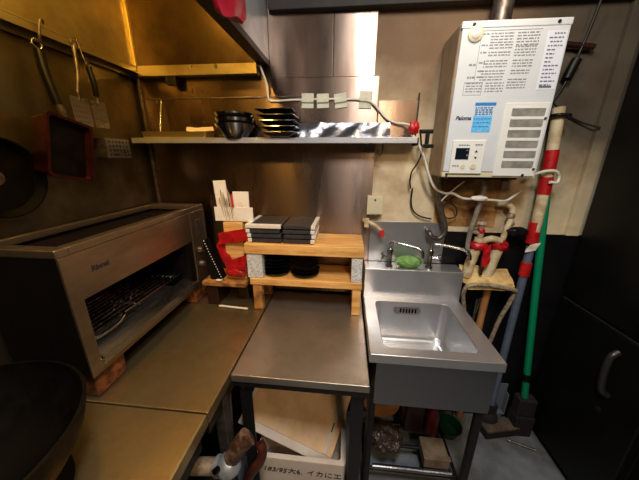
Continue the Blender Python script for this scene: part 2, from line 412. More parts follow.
# hook that carries the black handled turner
tag(link('wall_hook', B().tube([(-.9, .966, 1.742), (-.902, .957, 1.755), (-.91, .956, 1.80), (-.916, .957, 1.817), (-.925, .959, 1.814)], .0025, 8), 'dull_metal', loc=(-.91, .986, 1.81)),
    'small wire hook on the gutter carrying the black handled turner', 'hook')
# grater plate fixed on the wall
t = thing('box_grater', (-.93, 1.03, 1.44), 'small perforated steel grater fixed flat on the left wall below the turners', 'grater')
b = B(); my, mz = 1.035, 1.472
for k in range(7):
    yy = .985+.10*k/6; b.box(-.912, -.909, yy-.004, yy+.004, 1.438, 1.505, .0004, 1)
for k in range(5):
    zz = 1.44+.063*k/4; b.box(-.9125, -.9085, .98, 1.09, zz-.0042, zz+.0042, .0004, 1)
link('grating', b, 'steel', t)
for ya in (.977, 1.089): link('grater_side', B().box(-.9649, -.911, ya, ya+.004, 1.436, 1.507, .001), 'dull_metal', t)
# round pan
p = thing('frying_pan', (-.92, .648, 1.27), 'large round black frying pan hanging at the left edge of the photo', 'pan')
rot = Matrix.Rotation(PI/2, 4, 'Y')
b = B().lathe([(0, 0), (.094, 0), (.105, .022), (.109, .03), (.105, .03), (.092, .005), (0, .005)], (-.958, .648, 1.384), 40, rot)
link('pan_body', b, 'black_iron', p)
link('maker_disc', B().lathe([(0, .0055), (.02, .0055), (.02, .0065), (0, .0065)], (-.958, .648, 1.384), 24, rot), 'dull_metal', p)
link('handle', B().tube([(-.93, .635, 1.488), (-.912, .61, 1.53), (-.905, .585, 1.60), (-.908, .575, 1.69)], .011, 10), 'black_plastic', p)
link('hanging_loop', B().tube([(-.908, .575, 1.69), (-.908, .567, 1.72), (-.908, .575, 1.765), (-.908, .583, 1.72), (-.908, .575, 1.69)], .003, 8), 'dull_metal', p)

# ------------------------------------------------------------------ wall shelf and what lies on it
s = thing('wall_shelf', (-.34, 1.22, 1.5), 'long narrow steel wall shelf with raised back across the cladding', 'shelf')
link('shelf_board', B().box(-.952, .275, 1.16, 1.266, 1.513, 1.52, .001).box(-.952, .275, 1.16, 1.164, 1.498, 1.513, .001), 'steel_side', s)
link('back_panel', B().box(.124, .285, 1.262, 1.268, 1.5, 1.672, .001), 'steel_wall', s)
link('end_bracket', B().box(.277, .283, 1.17, 1.262, 1.49, 1.52, .001).box(.285, .291, 1.262, 1.27, 1.495, 1.70, .001), 'dark_metal', s)
link('shelf_hook', B().tube([(.145, 1.20, 1.513), (.145, 1.2, 1.47), (.138, 1.2, 1.452), (.128, 1.2, 1.46), (.126, 1.2, 1.475)], .0025, 8), 'dark_metal', s)
# bowls
def bowl(loc, label, group):
    t = thing('bowl', loc, label, 'bowl', group)
    x, y, z = loc
    link('bowl_body', B().lathe([(0, .006), (.04, .006), (.04, 0), (.045, 0), (.062, .02), (.079, .045), (.084, .052), (.08, .052), (.06, .024), (.03, .012), (0, .012)], loc, 36), 'black_glaze', t)
    return t
b0 = bowl((-.482, 1.184, 1.5205), 'black bowl at the bottom of the nested stack on the wall shelf', 'black bowls on the wall shelf')
dup(b0, (-.480, 1.183, 1.5415), 0, 'black bowl in the middle of the nested stack on the wall shelf')
dup(b0, (-.484, 1.186, 1.5625), 0, 'black bowl on top of the nested stack on the wall shelf')
# square fluted plates
def sq_plate(x, y, z, w, rot, label):
    t = thing('square_plate', (x, y, z), label, 'plate', 'square black plates on the wall shelf')
    mt = Matrix.Translation((x, y, z)) @ Matrix.Rotation(rot, 4, 'Z')
    lo = [rr(-w*.55, w*.55, -w*.5, w*.5, .006, 0, 4), rr(-w*.6, w*.6, -w*.55, w*.55, .006, .004, 4), rr(-w, w, -w*.86, w*.86, .008, .018, 4), rr(-w*.99, w*.99, -w*.85, w*.85, .008, .021, 4), rr(-w*.55, w*.55, -w*.5, w*.5, .006, .007, 4)]
    link('plate_body', B().loops(lo, mtx=mt), 'black_glaze', t)
    return t
words = ['lowest of the square black plates stacked on the wall shelf', 'second from the bottom of the square black plates on the wall shelf',
         'middle one of the square black plates stacked on the wall shelf', 'second from the top of the square black plates on the wall shelf', 'topmost of the square black plates stacked on the wall shelf']
p0 = sq_plate(-.282, 1.19, 1.5205, .076, 0, words[0])
for k in range(1, 5):
    dup(p0, (-.282-.0045*k+.002*(k % 2), 1.19, 1.5205+.0215*k), .03*((k % 3)-1), words[k])
# foil sheet
tag(link('foil_sheet', B().sheet((-.225, 1.215, 1.522), (.40, 0, 0), (0, .028, .062), 60, 10, .010, 22, seed=2), 'foil', loc=(-.02, 1.22, 1.522)),
    'crumpled aluminium foil sheet standing against the back of the wall shelf', 'foil')
# tin tray
t = tag(link('baking_tray', B().loops([rr(-.905, -.615, 1.172, 1.25, .01, 1.5205, 4), rr(-.912, -.607, 1.166, 1.256, .012, 1.546, 4), rr(-.909, -.610, 1.169, 1.253, .012, 1.546, 4), rr(-.903, -.617, 1.174, 1.248, .01, 1.523, 4)]), 'tray_metal', loc=(-.76, 1.21, 1.5205)),
        'shallow yellowed tin tray at the left end of the wall shelf', 'tray')
tag(link('paper_sheet', B().sheet((-.70, 1.176, 1.5475), (.13, -.01, 0), (-.03, .055, .02), 10, 6, .006, 20, seed=4), 'paper_white', loc=(-.66, 1.2, 1.545)), 'folded white paper lying on the tin tray on the shelf', 'paper')
t = thing('steel_skewer', (-.862, 1.2, 1.53), 'thin steel skewer rod standing in the tin tray with its hook on the wall', 'skewer')
link('rod', B().tube([(-.852, 1.215, 1.527), (-.85, 1.235, 1.61), (-.848, 1.255, 1.682)], .004, 8), 'chrome', t)
link('hook', B().tube([(-.848, 1.255, 1.68), (-.86, 1.257, 1.69), (-.872, 1.256, 1.684), (-.872, 1.256, 1.672)], .0035, 8), 'dull_metal', t)
link('scoop', B().blob((-.855, 1.205, 1.534), (.02, .02, .008), .1), 'chrome', t)

# white cable on the back wall with its tape pieces
pts = [(-.375, 1.217, 1.80), (-.366, 1.216, 1.79), (-.352, 1.24, 1.735), (-.352, 1.256, 1.69), (-.335, 1.262, 1.676), (-.25, 1.262, 1.679), (-.1, 1.262, 1.68), (.02, 1.262, 1.678), (.085, 1.258, 1.668), (.12, 1.254, 1.64), (.16, 1.25, 1.60), (.2, 1.246, 1.583), (.235, 1.236, 1.578), (.258, 1.215, 1.568)]
tag(link('electric_cable', B().tube(pts, .0045, 8), 'cord_white', loc=(-.1, 1.262, 1.68)), 'white cable taped along the steel back wall above the shelf', 'cable')
tl = ['first masking tape piece from the left over the white cable', 'second masking tape piece from the left over the white cable', 'third masking tape piece from the left, slightly skewed, over the white cable', 'rightmost and largest masking tape piece over the white cable']
for k, (x, z, w, hh, a) in enumerate([(-.18, 1.675, .052, .058, .02), (-.114, 1.674, .052, .056, -.03), (-.038, 1.674, .052, .056, -.13), (.068, 1.676, .054, .066, .05)]):
    mt = Matrix.Translation((x, 1.256, z)) @ Matrix.Rotation(a, 4, 'Y')
    lp = [[(-w/2, .0095, zz), (-w/2, .011, zz)] for zz in (0,)]
    b = B(); pr = []
    prof = [(-hh/2, .0085), (-.011, .0085), (-.006, .0004), (.006, .0004), (.011, .0085), (hh/2, .0085)]
    poly = [(-w/2, y, z_) for z_, y in prof] + [(-w/2, y-.0016, z_) for z_, y in prof[::-1]]
    b.prism(poly, (w, 0, 0)); bmesh.ops.transform(b.bm, matrix=mt, verts=b.bm.verts)
    tag(link('tape_piece', b, 'masking', loc=(x, 1.256, z)), tl[k], 'tape', 'masking tape pieces on the cable')
tag(link('red_tape_wrap', B().blob((.263, 1.19, 1.558), (.02, .018, .026), .35, 2.5, 3, 2), 'red_tape', loc=(.263, 1.19, 1.558)), 'lump of red tape binding the cables at the right end of the wall shelf', 'tape')
tag(link('electric_cable', B().tube([(.285, 1.18, 1.55), (.296, 1.19, 1.51), (.305, 1.2, 1.46), (.298, 1.215, 1.42), (.282, 1.23, 1.385), (.28, 1.24, 1.345), (.288, 1.25, 1.31)], .0035, 8), 'cord_black', loc=(.3, 1.2, 1.46)), 'black cable dangling below the right end of the wall shelf', 'cable')
tag(link('junction_clip', B().box(.284, .335, 1.165, 1.19, 1.535, 1.55, .003).box(.31, .322, 1.166, 1.189, 1.495, 1.5345, .002).box(.30, .34, 1.16, 1.195, 1.48, 1.4945, .002), 'black_plastic', loc=(.31, 1.18, 1.5)), 'black cable plug at the right end of the wall shelf', 'plug')

# ------------------------------------------------------------------ salamander grill
gx0, gx1 = -.948, -.70
g = thing('salamander_grill', (-.82, .87, .83), 'long steel salamander grill with dark open grate window on the left counter', 'grill')
# outer shell as plates (near side, far side, back, roof edge, floor)
link('shell', B().box(gx0, gx1-.004, .538, .546, .835, 1.205, .002).box(gx0, gx0+.006, .546, 1.205, .835, 1.205, .001).box(gx0, gx1-.004, .546, 1.06, .835, .843, .001).box(gx0, gx1-.004, 1.06, 1.205, .835, 1.18, .002), 'grill_side', g)
b = B().box(gx0, gx1, .536, .57, 1.2, 1.222, .003).box(gx0, gx1, 1.175, 1.23, 1.2, 1.222, .003).box(gx1-.032, gx1, .57, 1.175, 1.2, 1.222, .003).box(gx0, gx0+.016, .57, 1.175, 1.2, 1.222, .003)
link('top_frame', b, 'steel_grill', g)
tp = link('top_tray', B().box(gx0+.016, gx1-.032, .57, 1.175, 1.185, 1.192, .001), 'grill_side', g)
# front panel with window
b = B().box(gx1-.004, gx1+.003, .537, 1.10, 1.07, 1.2, .001).box(gx1-.004, gx1+.003, .537, .572, .836, 1.07, .001).box(gx1-.004, gx1+.003, .572, 1.10, .836, .872, .001)
link('front_panel', b, 'steel_grill', g)
link('window_ledge', B().prism([(gx1+.012, .575, .873), (gx1+.012, .575, .882), (gx1-.045, .575, .897), (gx1-.045, .575, .889)], (0, .485, 0)).box(gx1+.003, gx1+.012, .572, 1.098, .855, .872, .002), 'steel', g)
cp = link('control_panel', B().box(gx1-.004, gx1+.004, 1.102, 1.228, .836, 1.2, .002), 'steel_grill', g)
for z in (1.017, .945):
    k = link('knob', B().cyl((gx1+.004, 1.14, z), (gx1+.024, 1.14, z), .016, .013, 20, .002), 'dull_metal', g)
    link('knob_pointer', B().box(gx1+.0245, gx1+.028, 1.138, 1.142, z-.012, z+.012, .001), 'chrome', k)
link('nameplate', B().box(gx1+.004, gx1+.006, 1.14, 1.2, 1.08, 1.16, .001), 'dull_metal', g)
link('burner_plate', B().box(gx0+.03, gx1-.03, .56, 1.05, 1.10, 1.12, .003), 'grill_side', g)
b = B()
for k in range(9):
    x = -.93+k*.022; b.tube([(x, .556, .925), (x, 1.05, .925)], .0035, 6)
b.tube([(-.93, .565, .921), (-.75, .565, .921)], .004, 6).tube([(-.93, .8, .919), (-.75, .8, .919)], .004, 6).tube([(-.93, 1.03, .921), (-.75, 1.03, .921)], .004, 6)
link('grate', b, 'chrome', g)
b = B()
for k in range(5): b.tube([(-.80, .74+.026*k, .925), (-.795, .742+.026*k, .945), (-.792, .748+.026*k, .948)], .0025, 6)
link('grate_stop', b, 'chrome', g)
link('grate_handle', B().tube([(-.755, .60, .93), (-.735, .59, .928), (-.725, .62, .922), (-.727, .68, .922), (-.74, .72, .928), (-.755, .72, .93)], .005, 8), 'chrome', g)
link('drip_tray', B().box(gx0+.02, gx1-.03, .55, 1.05, .85, .862, .002), 'dull_metal', g)
mt = Matrix.Translation((gx1+.0034, .612, 1.135)) @ Matrix(((0, 0, 1, 0), (1, 0, 0, 0), (0, 1, 0, 0), (0, 0, 0, 1)))
text('brand_lettering', 'Rinnai', .023, mt, 'ink', g, bold=.0008)
# wooden blocks under it
bw = ['charred wooden block under the near corner of the salamander grill', 'charred wooden block under the far end of the salamander grill']
for k, (y0, y1) in enumerate(((.55, .66), (1.09, 1.2))):
    tag(link('wooden_block', B().box(-.90, -.715, y0, y1, .7515, .834, .006), 'brick', loc=(-.8, (y0+y1)/2, .7515)), bw[k], 'block', 'blocks under the grill')

# ------------------------------------------------------------------ left worktops
def worktop(y0, y1, ly, label):
    t = thing('worktop_table', (-.66, (y0+y1)/2, 0), label, 'table', 'steel worktops on the left')
    link('tabletop', B().box(-.953, -.372, y0, y1, .722, .75, .003).box(-.376, -.368, y0, y1, .71, .749, .003), 'steel_counter', t)
    link('apron', B().box(-.40, -.385, y0+.02, y1-.02, .64, .72, .002), 'dark_metal', t)
    for sx in (-.93, -.40):
        for sy in ly:
            link('leg', B().box(sx-.018, sx+.018, sy-.018, sy+.018, 0, .72, .003), 'dull_metal', t)
    link('lower_shelf', B().box(-.93, -.42, y0+.06, y1-.06, .18, .195, .002), 'dark_metal', t)
    return t
worktop(.536, 1.262, (.66, 1.23), 'greasy steel worktop table carrying the grill, in the left back corner')
worktop(-.25, .532, (-.2, .33), 'greasy steel worktop table at bottom left, carrying the black wok')
# wok on its ring
w = thing('wok', (-.72, .24, .76), 'large black iron wok on a ring at the bottom left corner', 'wok')
pr = []
R_, dp = .232, .185
for k in range(13):
    t = k/12; r = R_*math.sin(t*PI/2*.98)/math.sin(PI/2*.98); z = .95-dp*(math.cos(t*PI/2)) ; pr.append((r, z))
link('wok_body', B().lathe(pr + [(R_+.003, .953), (R_-.003, .953)] + [(max(r-.004, 0), z+.004) for r, z in pr[::-1]], (-.72, .24, 0), 56), 'black_iron', w)
link('handle', B().tube([(-.60, .04, .945), (-.575, .0, .965), (-.61, -.02, .97), (-.66, -.005, .965), (-.66, .02, .945)], .008, 8), 'black_iron', w)
tag(link('wok_ring', B().lathe([(.17, .7515), (.175, .7515), (.15, .79), (.145, .79), (.17, .7515)], (-.72, .24, 0), 48, cap0=False, cap1=False), 'black_iron', loc=(-.72, .24, .7515)), 'black iron ring stand under the large wok', 'stand')

# ------------------------------------------------------------------ corner clutter: plank, block, papers
pk = thing('wooden_plank', (-.56, 1.15, .855), 'short scorched plank shelf on two blocks in the back corner beside the grill', 'plank')
link('board', B().box(-.665, -.452, 1.075, 1.24, .858, .88, .003), 'wood_dirty', pk)
link('foot', B().box(-.655, -.60, 1.09, 1.22, .7515, .858, .004), 'brown_dark', pk)
link('foot', B().box(-.53, -.475, 1.16, 1.22, .7515, .858, .004), 'brown_dark', pk)
tag(link('chopstick', B().tube([(-.59, 1.072, .757), (-.445, 1.06, .757)], .005, 8), 'paper_white', loc=(-.52, 1.04, .757)), 'white rod lying on the worktop below the scorched plank', 'rod')
wb = thing('wooden_block', (-.51, 1.15, .8805), 'upright pale wooden block bound with red tape in the back corner', 'block')
link('block_body', B().box(-.553, -.462, 1.12, 1.20, .8805, 1.16, .004), 'wood', wb)
def band(z0, z1, slope):
    poly = [(-.56, 1.113, z0), (-.45, 1.113, z0+slope), (-.45, 1.113, z1+slope), (-.56, 1.113, z1)]
    return poly
b = B(); b.sheet((-.575, 1.112, 1.055), (.15, -.03, .035), (0, 0, .055), 16, 6, .006, 30, .003, 1)
b.sheet((-.55, 1.108, .905), (.10, -.03, .045), (.02, 0, .075), 12, 6, .008, 34, .003, 5)
b.blob((-.50, 1.10, .925), (.05, .02, .022), .3, 3, 3, 3)
b.sheet((-.60, 1.125, 1.04), (.05, -.01, -.12), (.03, 0, .05), 12, 6, .008, 30, .003, 6)
link('red_tape_strip', b, 'red_tape', wb)
# white paper holder with skewers
ph = thing('skewer_holder', (-.49, 1.16, 1.161), 'white card holder with bamboo skewers standing on the wooden block', 'holder')
link('card', B().box(-.588, -.41, 1.125, 1.129, 1.164, 1.228, .001), 'paper_white', ph)
link('card', B().box(-.50, -.428, 1.133, 1.140, 1.162, 1.296, .001), 'paper_white', ph)
mt = Matrix.Translation((-.548, 1.14, 1.165)) @ Matrix.Rotation(-.06, 4, 'Y')
link('card', B().box(-.028, .028, -.003, .003, 0, .178, .001, mtx=mt), 'paper_white', ph)
b = B()
for k in range(7):
    x = -.552+.0075*k; b.tube([(x+.012, 1.128-.002*(k % 2), 1.162), (x-.005+.002*(k % 3), 1.121-.002*(k % 2), 1.27+.012*((k*3) % 4))], .0022, 6)
o = link('skewer_bundle', b, 'skewer', ph)
link('red_marker', B().tube([(-.497, 1.122, 1.23), (-.502, 1.124, 1.285)], .005, 8), 'red_paint', ph)
link('round_stamp', B().lathe([(0, 0), (.011, 0), (.011, .003), (0, .003)], (-.465, 1.1335, 1.243), 16, Matrix.Rotation(PI/2, 4, 'X')), 'pale_glaze', ph)
# black rack with beaded edge
rk = thing('black_rack', (-.62, 1.10, .881), 'black slanted plastic rack with light beaded edge beside the wooden block', 'rack')
poly = [(-.63, 1.10, .8815), (-.575, 1.10, .8815), (-.642, 1.10, 1.075), (-.65, 1.10, 1.075)]
link('rack_body', B().prism(poly, (0, .05, 0)), 'black_plastic', rk)
b = B()
for k in range(16):
    t = k/15; b.blob((-.574+(-.642+.574)*t, 1.098, .886+.187*t), (.003, .003, .003), 0, 1, 1)
link('beaded_edge', b, 'pale_glaze', rk)
tag(link('plastic_scrap', B().blob((-.585, 1.085, .8865), (.018, .008, .005), .3, 4, 2), 'paper_white', loc=(-.585, 1.085, .8815)), 'small white scrap lying on the scorched plank in front of the rack', 'scrap')

# ------------------------------------------------------------------ centre table
t = thing('prep_table', (-.13, .97, 0), 'stainless prep table in the middle with dark chipped angle iron legs', 'table')
link('tabletop', B().box(-.362, .096, .675, 1.262, .722, .75, .003), 'steel_table', t)
link('apron', B().box(-.36, .094, .679, .686, .70, .722, .001).box(-.355, .088, .70, 1.25, .69, .7215, .002), 'dark_metal', t)
for sx, d in ((-.345, 1), (.08, -1)):
    for sy, e in ((.70, 1), (1.22, -1)):
        link('leg', B().box(sx-.004*d, sx+.04*d, sy, sy+.005*e, 0, .69, .001).box(sx-.004*d, sx+.001*d, sy+.005*e, sy+.04*e, 0, .69, .001), 'leg_paint', t)
link('lower_rail', B().box(-.345, .08, 1.215, 1.22, .2, .24, .001), 'leg_paint', t)

# polystyrene box and lid
fb = thing('foam_box', (-.15, .87, 0), 'white polystyrene box with black handwriting under the prep table', 'box')
x0, x1, y0, y1, zt = -.333, .036, .738, .985, .28
lp = [rr(x0+.01, x1-.01, y0+.01, y1-.01, .012, .002), rr(x0, x1, y0, y1, .014, .27), rr(x0+.001, x1-.001, y0+.001, y1-.001, .014, zt), rr(x0+.02, x1-.02, y0+.02, y1-.02, .012, zt), rr(x0+.021, x1-.021, y0+.021, y1-.021, .012, zt-.008), rr(x0+.028, x1-.028, y0+.028, y1-.028, .012, .03)]
link('box_body', B().loops(lp), 'foam', fb)
mt = Matrix.Translation((-.305, y0+.0004, .205)) @ Matrix.Rotation(math.radians(91.5), 4, 'X') @ Matrix.Rotation(-.03, 4, 'Z')
text('handwriting', '183/95', .036, mt, 'ink', fb, shear=.3)
mt = Matrix.Translation((-.2, y0+.0004, .205)) @ Matrix.Rotation(math.radians(91.5), 4, 'X') @ Matrix.Rotation(-.03, 4, 'Z')
text('handwriting', '大6.', .036, mt, 'ink', fb)
mt = Matrix.Translation((-.122, y0+.0004, .205)) @ Matrix.Rotation(math.radians(91.5), 4, 'X') @ Matrix.Rotation(-.02, 4, 'Z')
text('handwriting', 'イカにエ', .036, mt, 'ink', fb)
c = Vector((-.035, .80, .165)); A = Vector((-.350, .80, .335)); Bv = Vector((.0, 1.0, .355))
u = (A-c).normalized(); v = (Bv-c); v = (v-u*v.dot(u)).normalized(); n = u.cross(v).normalized()
if n.y > 0: n = -n
mt = Matrix(((u.x, v.x, n.x, c.x), (u.y, v.y, n.y, c.y), (u.z, v.z, n.z, c.z), (0, 0, 0, 1)))
fl = thing('foam_box_lid', c, 'yellowed polystyrene box lid leaning inside the open foam box', 'box lid')
link('lid_plate', B().box(0, .44, 0, .35, -.012, .006, .004, mtx=mt), 'foam_lid', fl)
b = B().box(.0, .44, 0, .034, .0062, .02, .004, mtx=mt).box(0, .44, .334, .35, .0062, .014, .003, mtx=mt).box(.03, .052, .036, .334, .0062, .013, .003, mtx=mt).box(.424, .44, .016, .334, .0062, .014, .003, mtx=mt)
link('lid_ridge', b, 'foam', fl)
link('lid_slot', B().box(.040, .046, .12, .158, .0132, .0142, .0004, mtx=mt), 'ink', fl)

# ------------------------------------------------------------------ wooden riser with plates
r_ = thing('wooden_riser', (-.17, 1.17, .7515), 'two tier pale wooden riser shelf standing across the prep table', 'shelf')
link('board', B().box(-.437, .083, 1.058, 1.262, 1.036, 1.082, .003), 'wood', r_)
link('board', B().box(-.424, .083, 1.062, 1.262, .884, .916, .003), 'wood', r_)
link('spacer_block', B().box(-.432, -.362, 1.066, 1.25, .917, 1.035, .002), 'grey_block', r_)
link('spacer_block', B().box(.034, .08, 1.066, 1.25, .917, 1.035, .002), 'grey_block', r_)
for xa, xb, mm in ((-.415, -.372, 'wood_dirty'), (.042, .08, 'wood')):
    for ya in (1.068, 1.215):
        link('leg', B().box(xa, xb, ya, ya+.035, .7515, .883, .003), mm, r_)
def round_plate(loc, label, group):
    t = thing('round_plate', loc, label, 'plate', group)
    link('plate_body', B().lathe([(0, 0), (.036, 0), (.04, .003), (.062, .014), (.065, .017), (.062, .018), (.04, .008), (0, .007)], loc, 36), 'black_glaze', t)
    return t
nm = ['lowest', 'second from the bottom', 'third from the bottom', 'third from the top', 'second from the top', 'topmost']
q0 = round_plate((-.315, 1.135, .9165), nm[0]+' of the left stack of round black plates in the riser', 'left stack of black plates in the riser')
for k in range(1, 6):
    dup(q0, (-.315+.002*((k*2) % 3-1), 1.135+.001*(k % 2), .9165+.0172*k), 0, nm[k]+' of the left stack of round black plates in the riser')
q1 = dup(q0, (-.178, 1.13, .9165), 0, 'lowest of the right stack of round black plates in the riser'); q1['group'] = 'right stack of black plates in the riser'
q2 = dup(q1, (-.176, 1.132, .9340), 0, 'middle plate of the right stack of round black plates in the riser')
q3 = dup(q1, (-.182, 1.131, .9515), 0, 'top plate of the right stack of round black plates in the riser')
# rectangular plates on top
def rect_plate(loc, w, d, side, label, grp):
    t = thing('rectangular_plate', loc, label, 'plate', grp)
    x, y, z = loc
    lo = [rr(x-w/2+.006, x+w/2-.006, y-d/2+.006, y+d/2-.006, .004, z, 3), rr(x-w/2, x+w/2, y-d/2, y+d/2, .005, z+.004, 3), rr(x-w/2, x+w/2, y-d/2, y+d/2, .005, z+.0165, 3), rr(x-w/2+.004, x+w/2-.004, y-d/2+.004, y+d/2-.004, .004, z+.0185, 3)]
    link('plate_body', B().loops(lo), 'dark_glaze', t)
    s_ = side
    xe = x+s_*w/2
    link('pale_rim', B().box(min(xe-s_*.016, xe+s_*.002), max(xe-s_*.016, xe+s_*.002), y-d/2-.002, y+d/2+.001, z+.003, z+.0195, .002), 'pale_glaze', t)
    return t
rn = ['lowest', 'second from the bottom', 'second from the top', 'topmost']
l0 = rect_plate((-.347, 1.168, 1.083), .148, .186, -1, 'lowest of the left pile of dark rectangular plates on the wooden riser', 'left pile of dark rectangular plates')
for k in (1, 2): dup(l0, (-.347-.004*k+.002*(k % 2), 1.168, 1.083+.0208*k), .01*(k-1), rn[k]+' of the left pile of dark rectangular plates on the wooden riser')
t = thing('rectangular_plate', (-.352, 1.166, 1.1454), 'topmost plate of the left pile, its pale rim to the front, on the wooden riser', 'plate', 'left pile of dark rectangular plates')
link('plate_body', B().loops([rr(-.425, -.275, 1.075, 1.258, .004, 1.1454, 3), rr(-.427, -.273, 1.073, 1.26, .005, 1.149, 3), rr(-.427, -.273, 1.073, 1.26, .005, 1.162, 3), rr(-.422, -.278, 1.078, 1.255, .004, 1.164, 3)]), 'dark_glaze', t)
link('pale_rim', B().box(-.430, -.273, 1.071, 1.09, 1.149, 1.166, .002).box(-.430, -.412, 1.09, 1.26, 1.149, 1.166, .002), 'pale_glaze', t)
r0 = rect_plate((-.199, 1.168, 1.083), .138, .186, 1, 'lowest of the right pile of dark rectangular plates on the wooden riser', 'right pile of dark rectangular plates')
for k in (1, 2, 3): dup(r0, (-.199+.003*(k % 2), 1.168+.001*k, 1.083+.0208*k), -.012*(k-2), rn[k]+' of the right pile of dark rectangular plates on the wooden riser')

# ------------------------------------------------------------------ sink
s = thing('utility_sink', (.325, 1.0, 0), 'stainless utility sink with deep basin and backguard against the back wall', 'sink')
xs0, xs1, ys0, ys1 = .1, .546, .765, 1.165
lp = [rr(xs0, xs1, ys0, ys1, .003, .765), rr(xs0, xs1, ys0, ys1, .004, .796), rr(xs0+.003, xs1-.003, ys0+.003, ys1, .004, .8),
      rr(.15, .482, .806, 1.128, .028, .8), rr(.153, .479, .809, 1.125, .028, .794), rr(.158, .474, .814, 1.12, .03, .62), rr(.185, .45, .84, 1.093, .03, .598)]
link('basin', B().loops(lp, False, True), 'steel_sink', s)
link('front_panel', B().box(.128, .537, .785, .79, .56, .765, .001).box(.128, .132, .79, 1.16, .56, .765, .001).box(.533, .537, .79, 1.16, .56, .765, .001), 'apron', s)
link('backguard', B().box(xs0, xs1, 1.165, 1.262, .765, .945, .003), 'steel_sink', s)
ov = link('overflow_plate', B().loops([[(q[0], 1.1205-.004*k, q[1]) for q in rr(.24, .362, .742, .782, .0195, 0)] for k in (0, 1)]), 'steel', s)
b = B()
for k in range(6):
    x = .267+.0135*k; b.box(x, x+.008, 1.114, 1.1164, .751, .773, .0015)
link('overflow_slots', b, 'black_iron', ov)
dr = link('drain', B().lathe([(0, 0), (.04, 0), (.044, .004), (0, .003)], (.32, .97, .599), 28), 'chrome', s)
for x in (.125, .525):
    for y in (.815, 1.225):
        link('leg', B().cyl((x, y, 0), (x, y, .76 if y > 1 else .60), .0165, seg=18), 'dark_metal', s)
b = B()
for y in (.86, .97, 1.08, 1.19): b.tube([(.13, y, .10), (.52, y, .10)], .008, 8, 0)
b.tube([(.125, .815, .10), (.125, 1.225, .10)], .008, 8, 0).tube([(.525, .815, .10), (.525, 1.225, .10)], .008, 8, 0)
link('lower_rack', b, 'dark_metal', s)
tag(link('foil_strip', B().tube([(.16, .856, .118), (.25, .855, .122), (.36, .858, .118), (.50, .857, .121)], .011, 10), 'foil', loc=(.33, .857, .12)), 'crumpled foil strip along the front of the rack under the sink', 'foil')
# faucets
def faucet(x, y, label, spout, hside):
    t = thing('faucet', (x, y, .9455), label, 'faucet', 'chrome faucets on the sink backguard')
    link('base', B().lathe([(.017, 0), (.017, .006), (.012, .012), (.011, .05), (.014, .055), (.014, .085), (.009, .092), (.0, .092)], (x, y, .9455), 20), 'chrome', t)
    link('spout', B().tube(spout, .0075, 10), 'chrome', t)
    hd = link('handle', B().cyl((x, y, 1.0), (x+hside*.03, y-.012, 1.0), .008, .006, 12), 'chrome', t)
    b = B()
    for k in range(4):
        a = PI/2*k+.4; cx, cz = x+hside*.034, 1.0
        b.tube([(cx, y-.014, cz), (cx+.003*hside, y-.014+.02*math.cos(a), cz+.02*math.sin(a))], .0052, 8, 0)
    link('handle_cross', b, 'chrome', hd)
faucet(.216, 1.205, 'left chrome faucet with long spout reaching over the green scrubber', [(.216, 1.205, 1.03), (.217, 1.20, 1.063), (.235, 1.19, 1.068), (.30, 1.17, 1.06), (.335, 1.155, 1.052), (.348, 1.15, 1.035), (.35, 1.15, 1.015)], -1)
faucet(.40, 1.205, 'right chrome faucet with thin spout turned out past the sink edge', [(.40, 1.205, 1.03), (.402, 1.20, 1.058), (.42, 1.195, 1.066), (.48, 1.18, 1.062), (.535, 1.165, 1.052), (.553, 1.16, 1.03), (.556, 1.16, 1.01)], 1)
b = B().blob((.307, 1.208, .972), (.062, .036, .027), .16, 4, 4, 1)
tag(link('scrubbing_pad', b, 'scrub', loc=(.307, 1.208, .946)), 'green scrubbing pad lying between the two sink faucets', 'sponge')
# wall tap with red lever, outlet box, thin pipes
t = thing('wall_tap', (.13, 1.25, 1.13), 'small grimy wall tap with red lever left of the sink faucets', 'tap')
link('tap_body', B().tube([(.09, 1.262, 1.155), (.09, 1.235, 1.158), (.115, 1.225, 1.152), (.145, 1.22, 1.135), (.165, 1.22, 1.118)], .009, 10).cyl((.10, 1.23, 1.13), (.10, 1.23, 1.17), .012), 'cream_wrap', t)
link('tap_lever', B().box(.163, .182, 1.214, 1.226, 1.085, 1.122, .003), 'red_paint', t)
t = thing('outlet_box', (.135, 1.27, 1.22), 'cream plastic outlet box on the wall above the sink', 'outlet')
link('box_body', B().box(.098, .172, 1.245, 1.279, 1.185, 1.272, .004), 'cream_plastic', t)
link('screw', B().cyl((.135, 1.245, 1.255), (.135, 1.242, 1.255), .004, seg=10), 'dark_metal', t)
link('outlet_mouth', B().box(.112, .16, 1.24, 1.2448, 1.178, 1.19, .002), 'dull_metal', t)

# ------------------------------------------------------------------ water heater
hx0, hx1, hz0, hz1, hy = .362, .708, 1.37, 1.876, 1.1
h = thing('water_heater', (.535, 1.19, 1.37), 'white gas water heater with louvers and control panel on the back wall', 'water heater')
link('casing', B().box(hx0, hx1, hy+.006, WY-.006, hz0, hz1, .01, 3), 'beige_case', h)
link('front_cover', B().box(hx0+.006, hx1-.004, hy-.002, hy+.0055, hz0+.022, hz1-.006, .006, 3), 'white_enamel', h)
link('cover_band', B().box(hx0+.002, hx1-.002, hy-.004, hy+.0055, hz1-.022, hz1-.0005, .003), 'white_enamel', h)
link('bottom_strip', B().box(hx0+.004, hx1-.004, hy+.0, hy+.0055, hz0+.002, hz0+.021, .002), 'cream_plastic', h)
for x, z in ((.402, hz1-.012), (.663, hz1-.012), (.382, hz0+.012), (.655, hz0+.012)):
    link('screw', B().cyl((x, hy-.0035, z), (x, hy-.007, z), .005, seg=12), 'dark_metal', h)
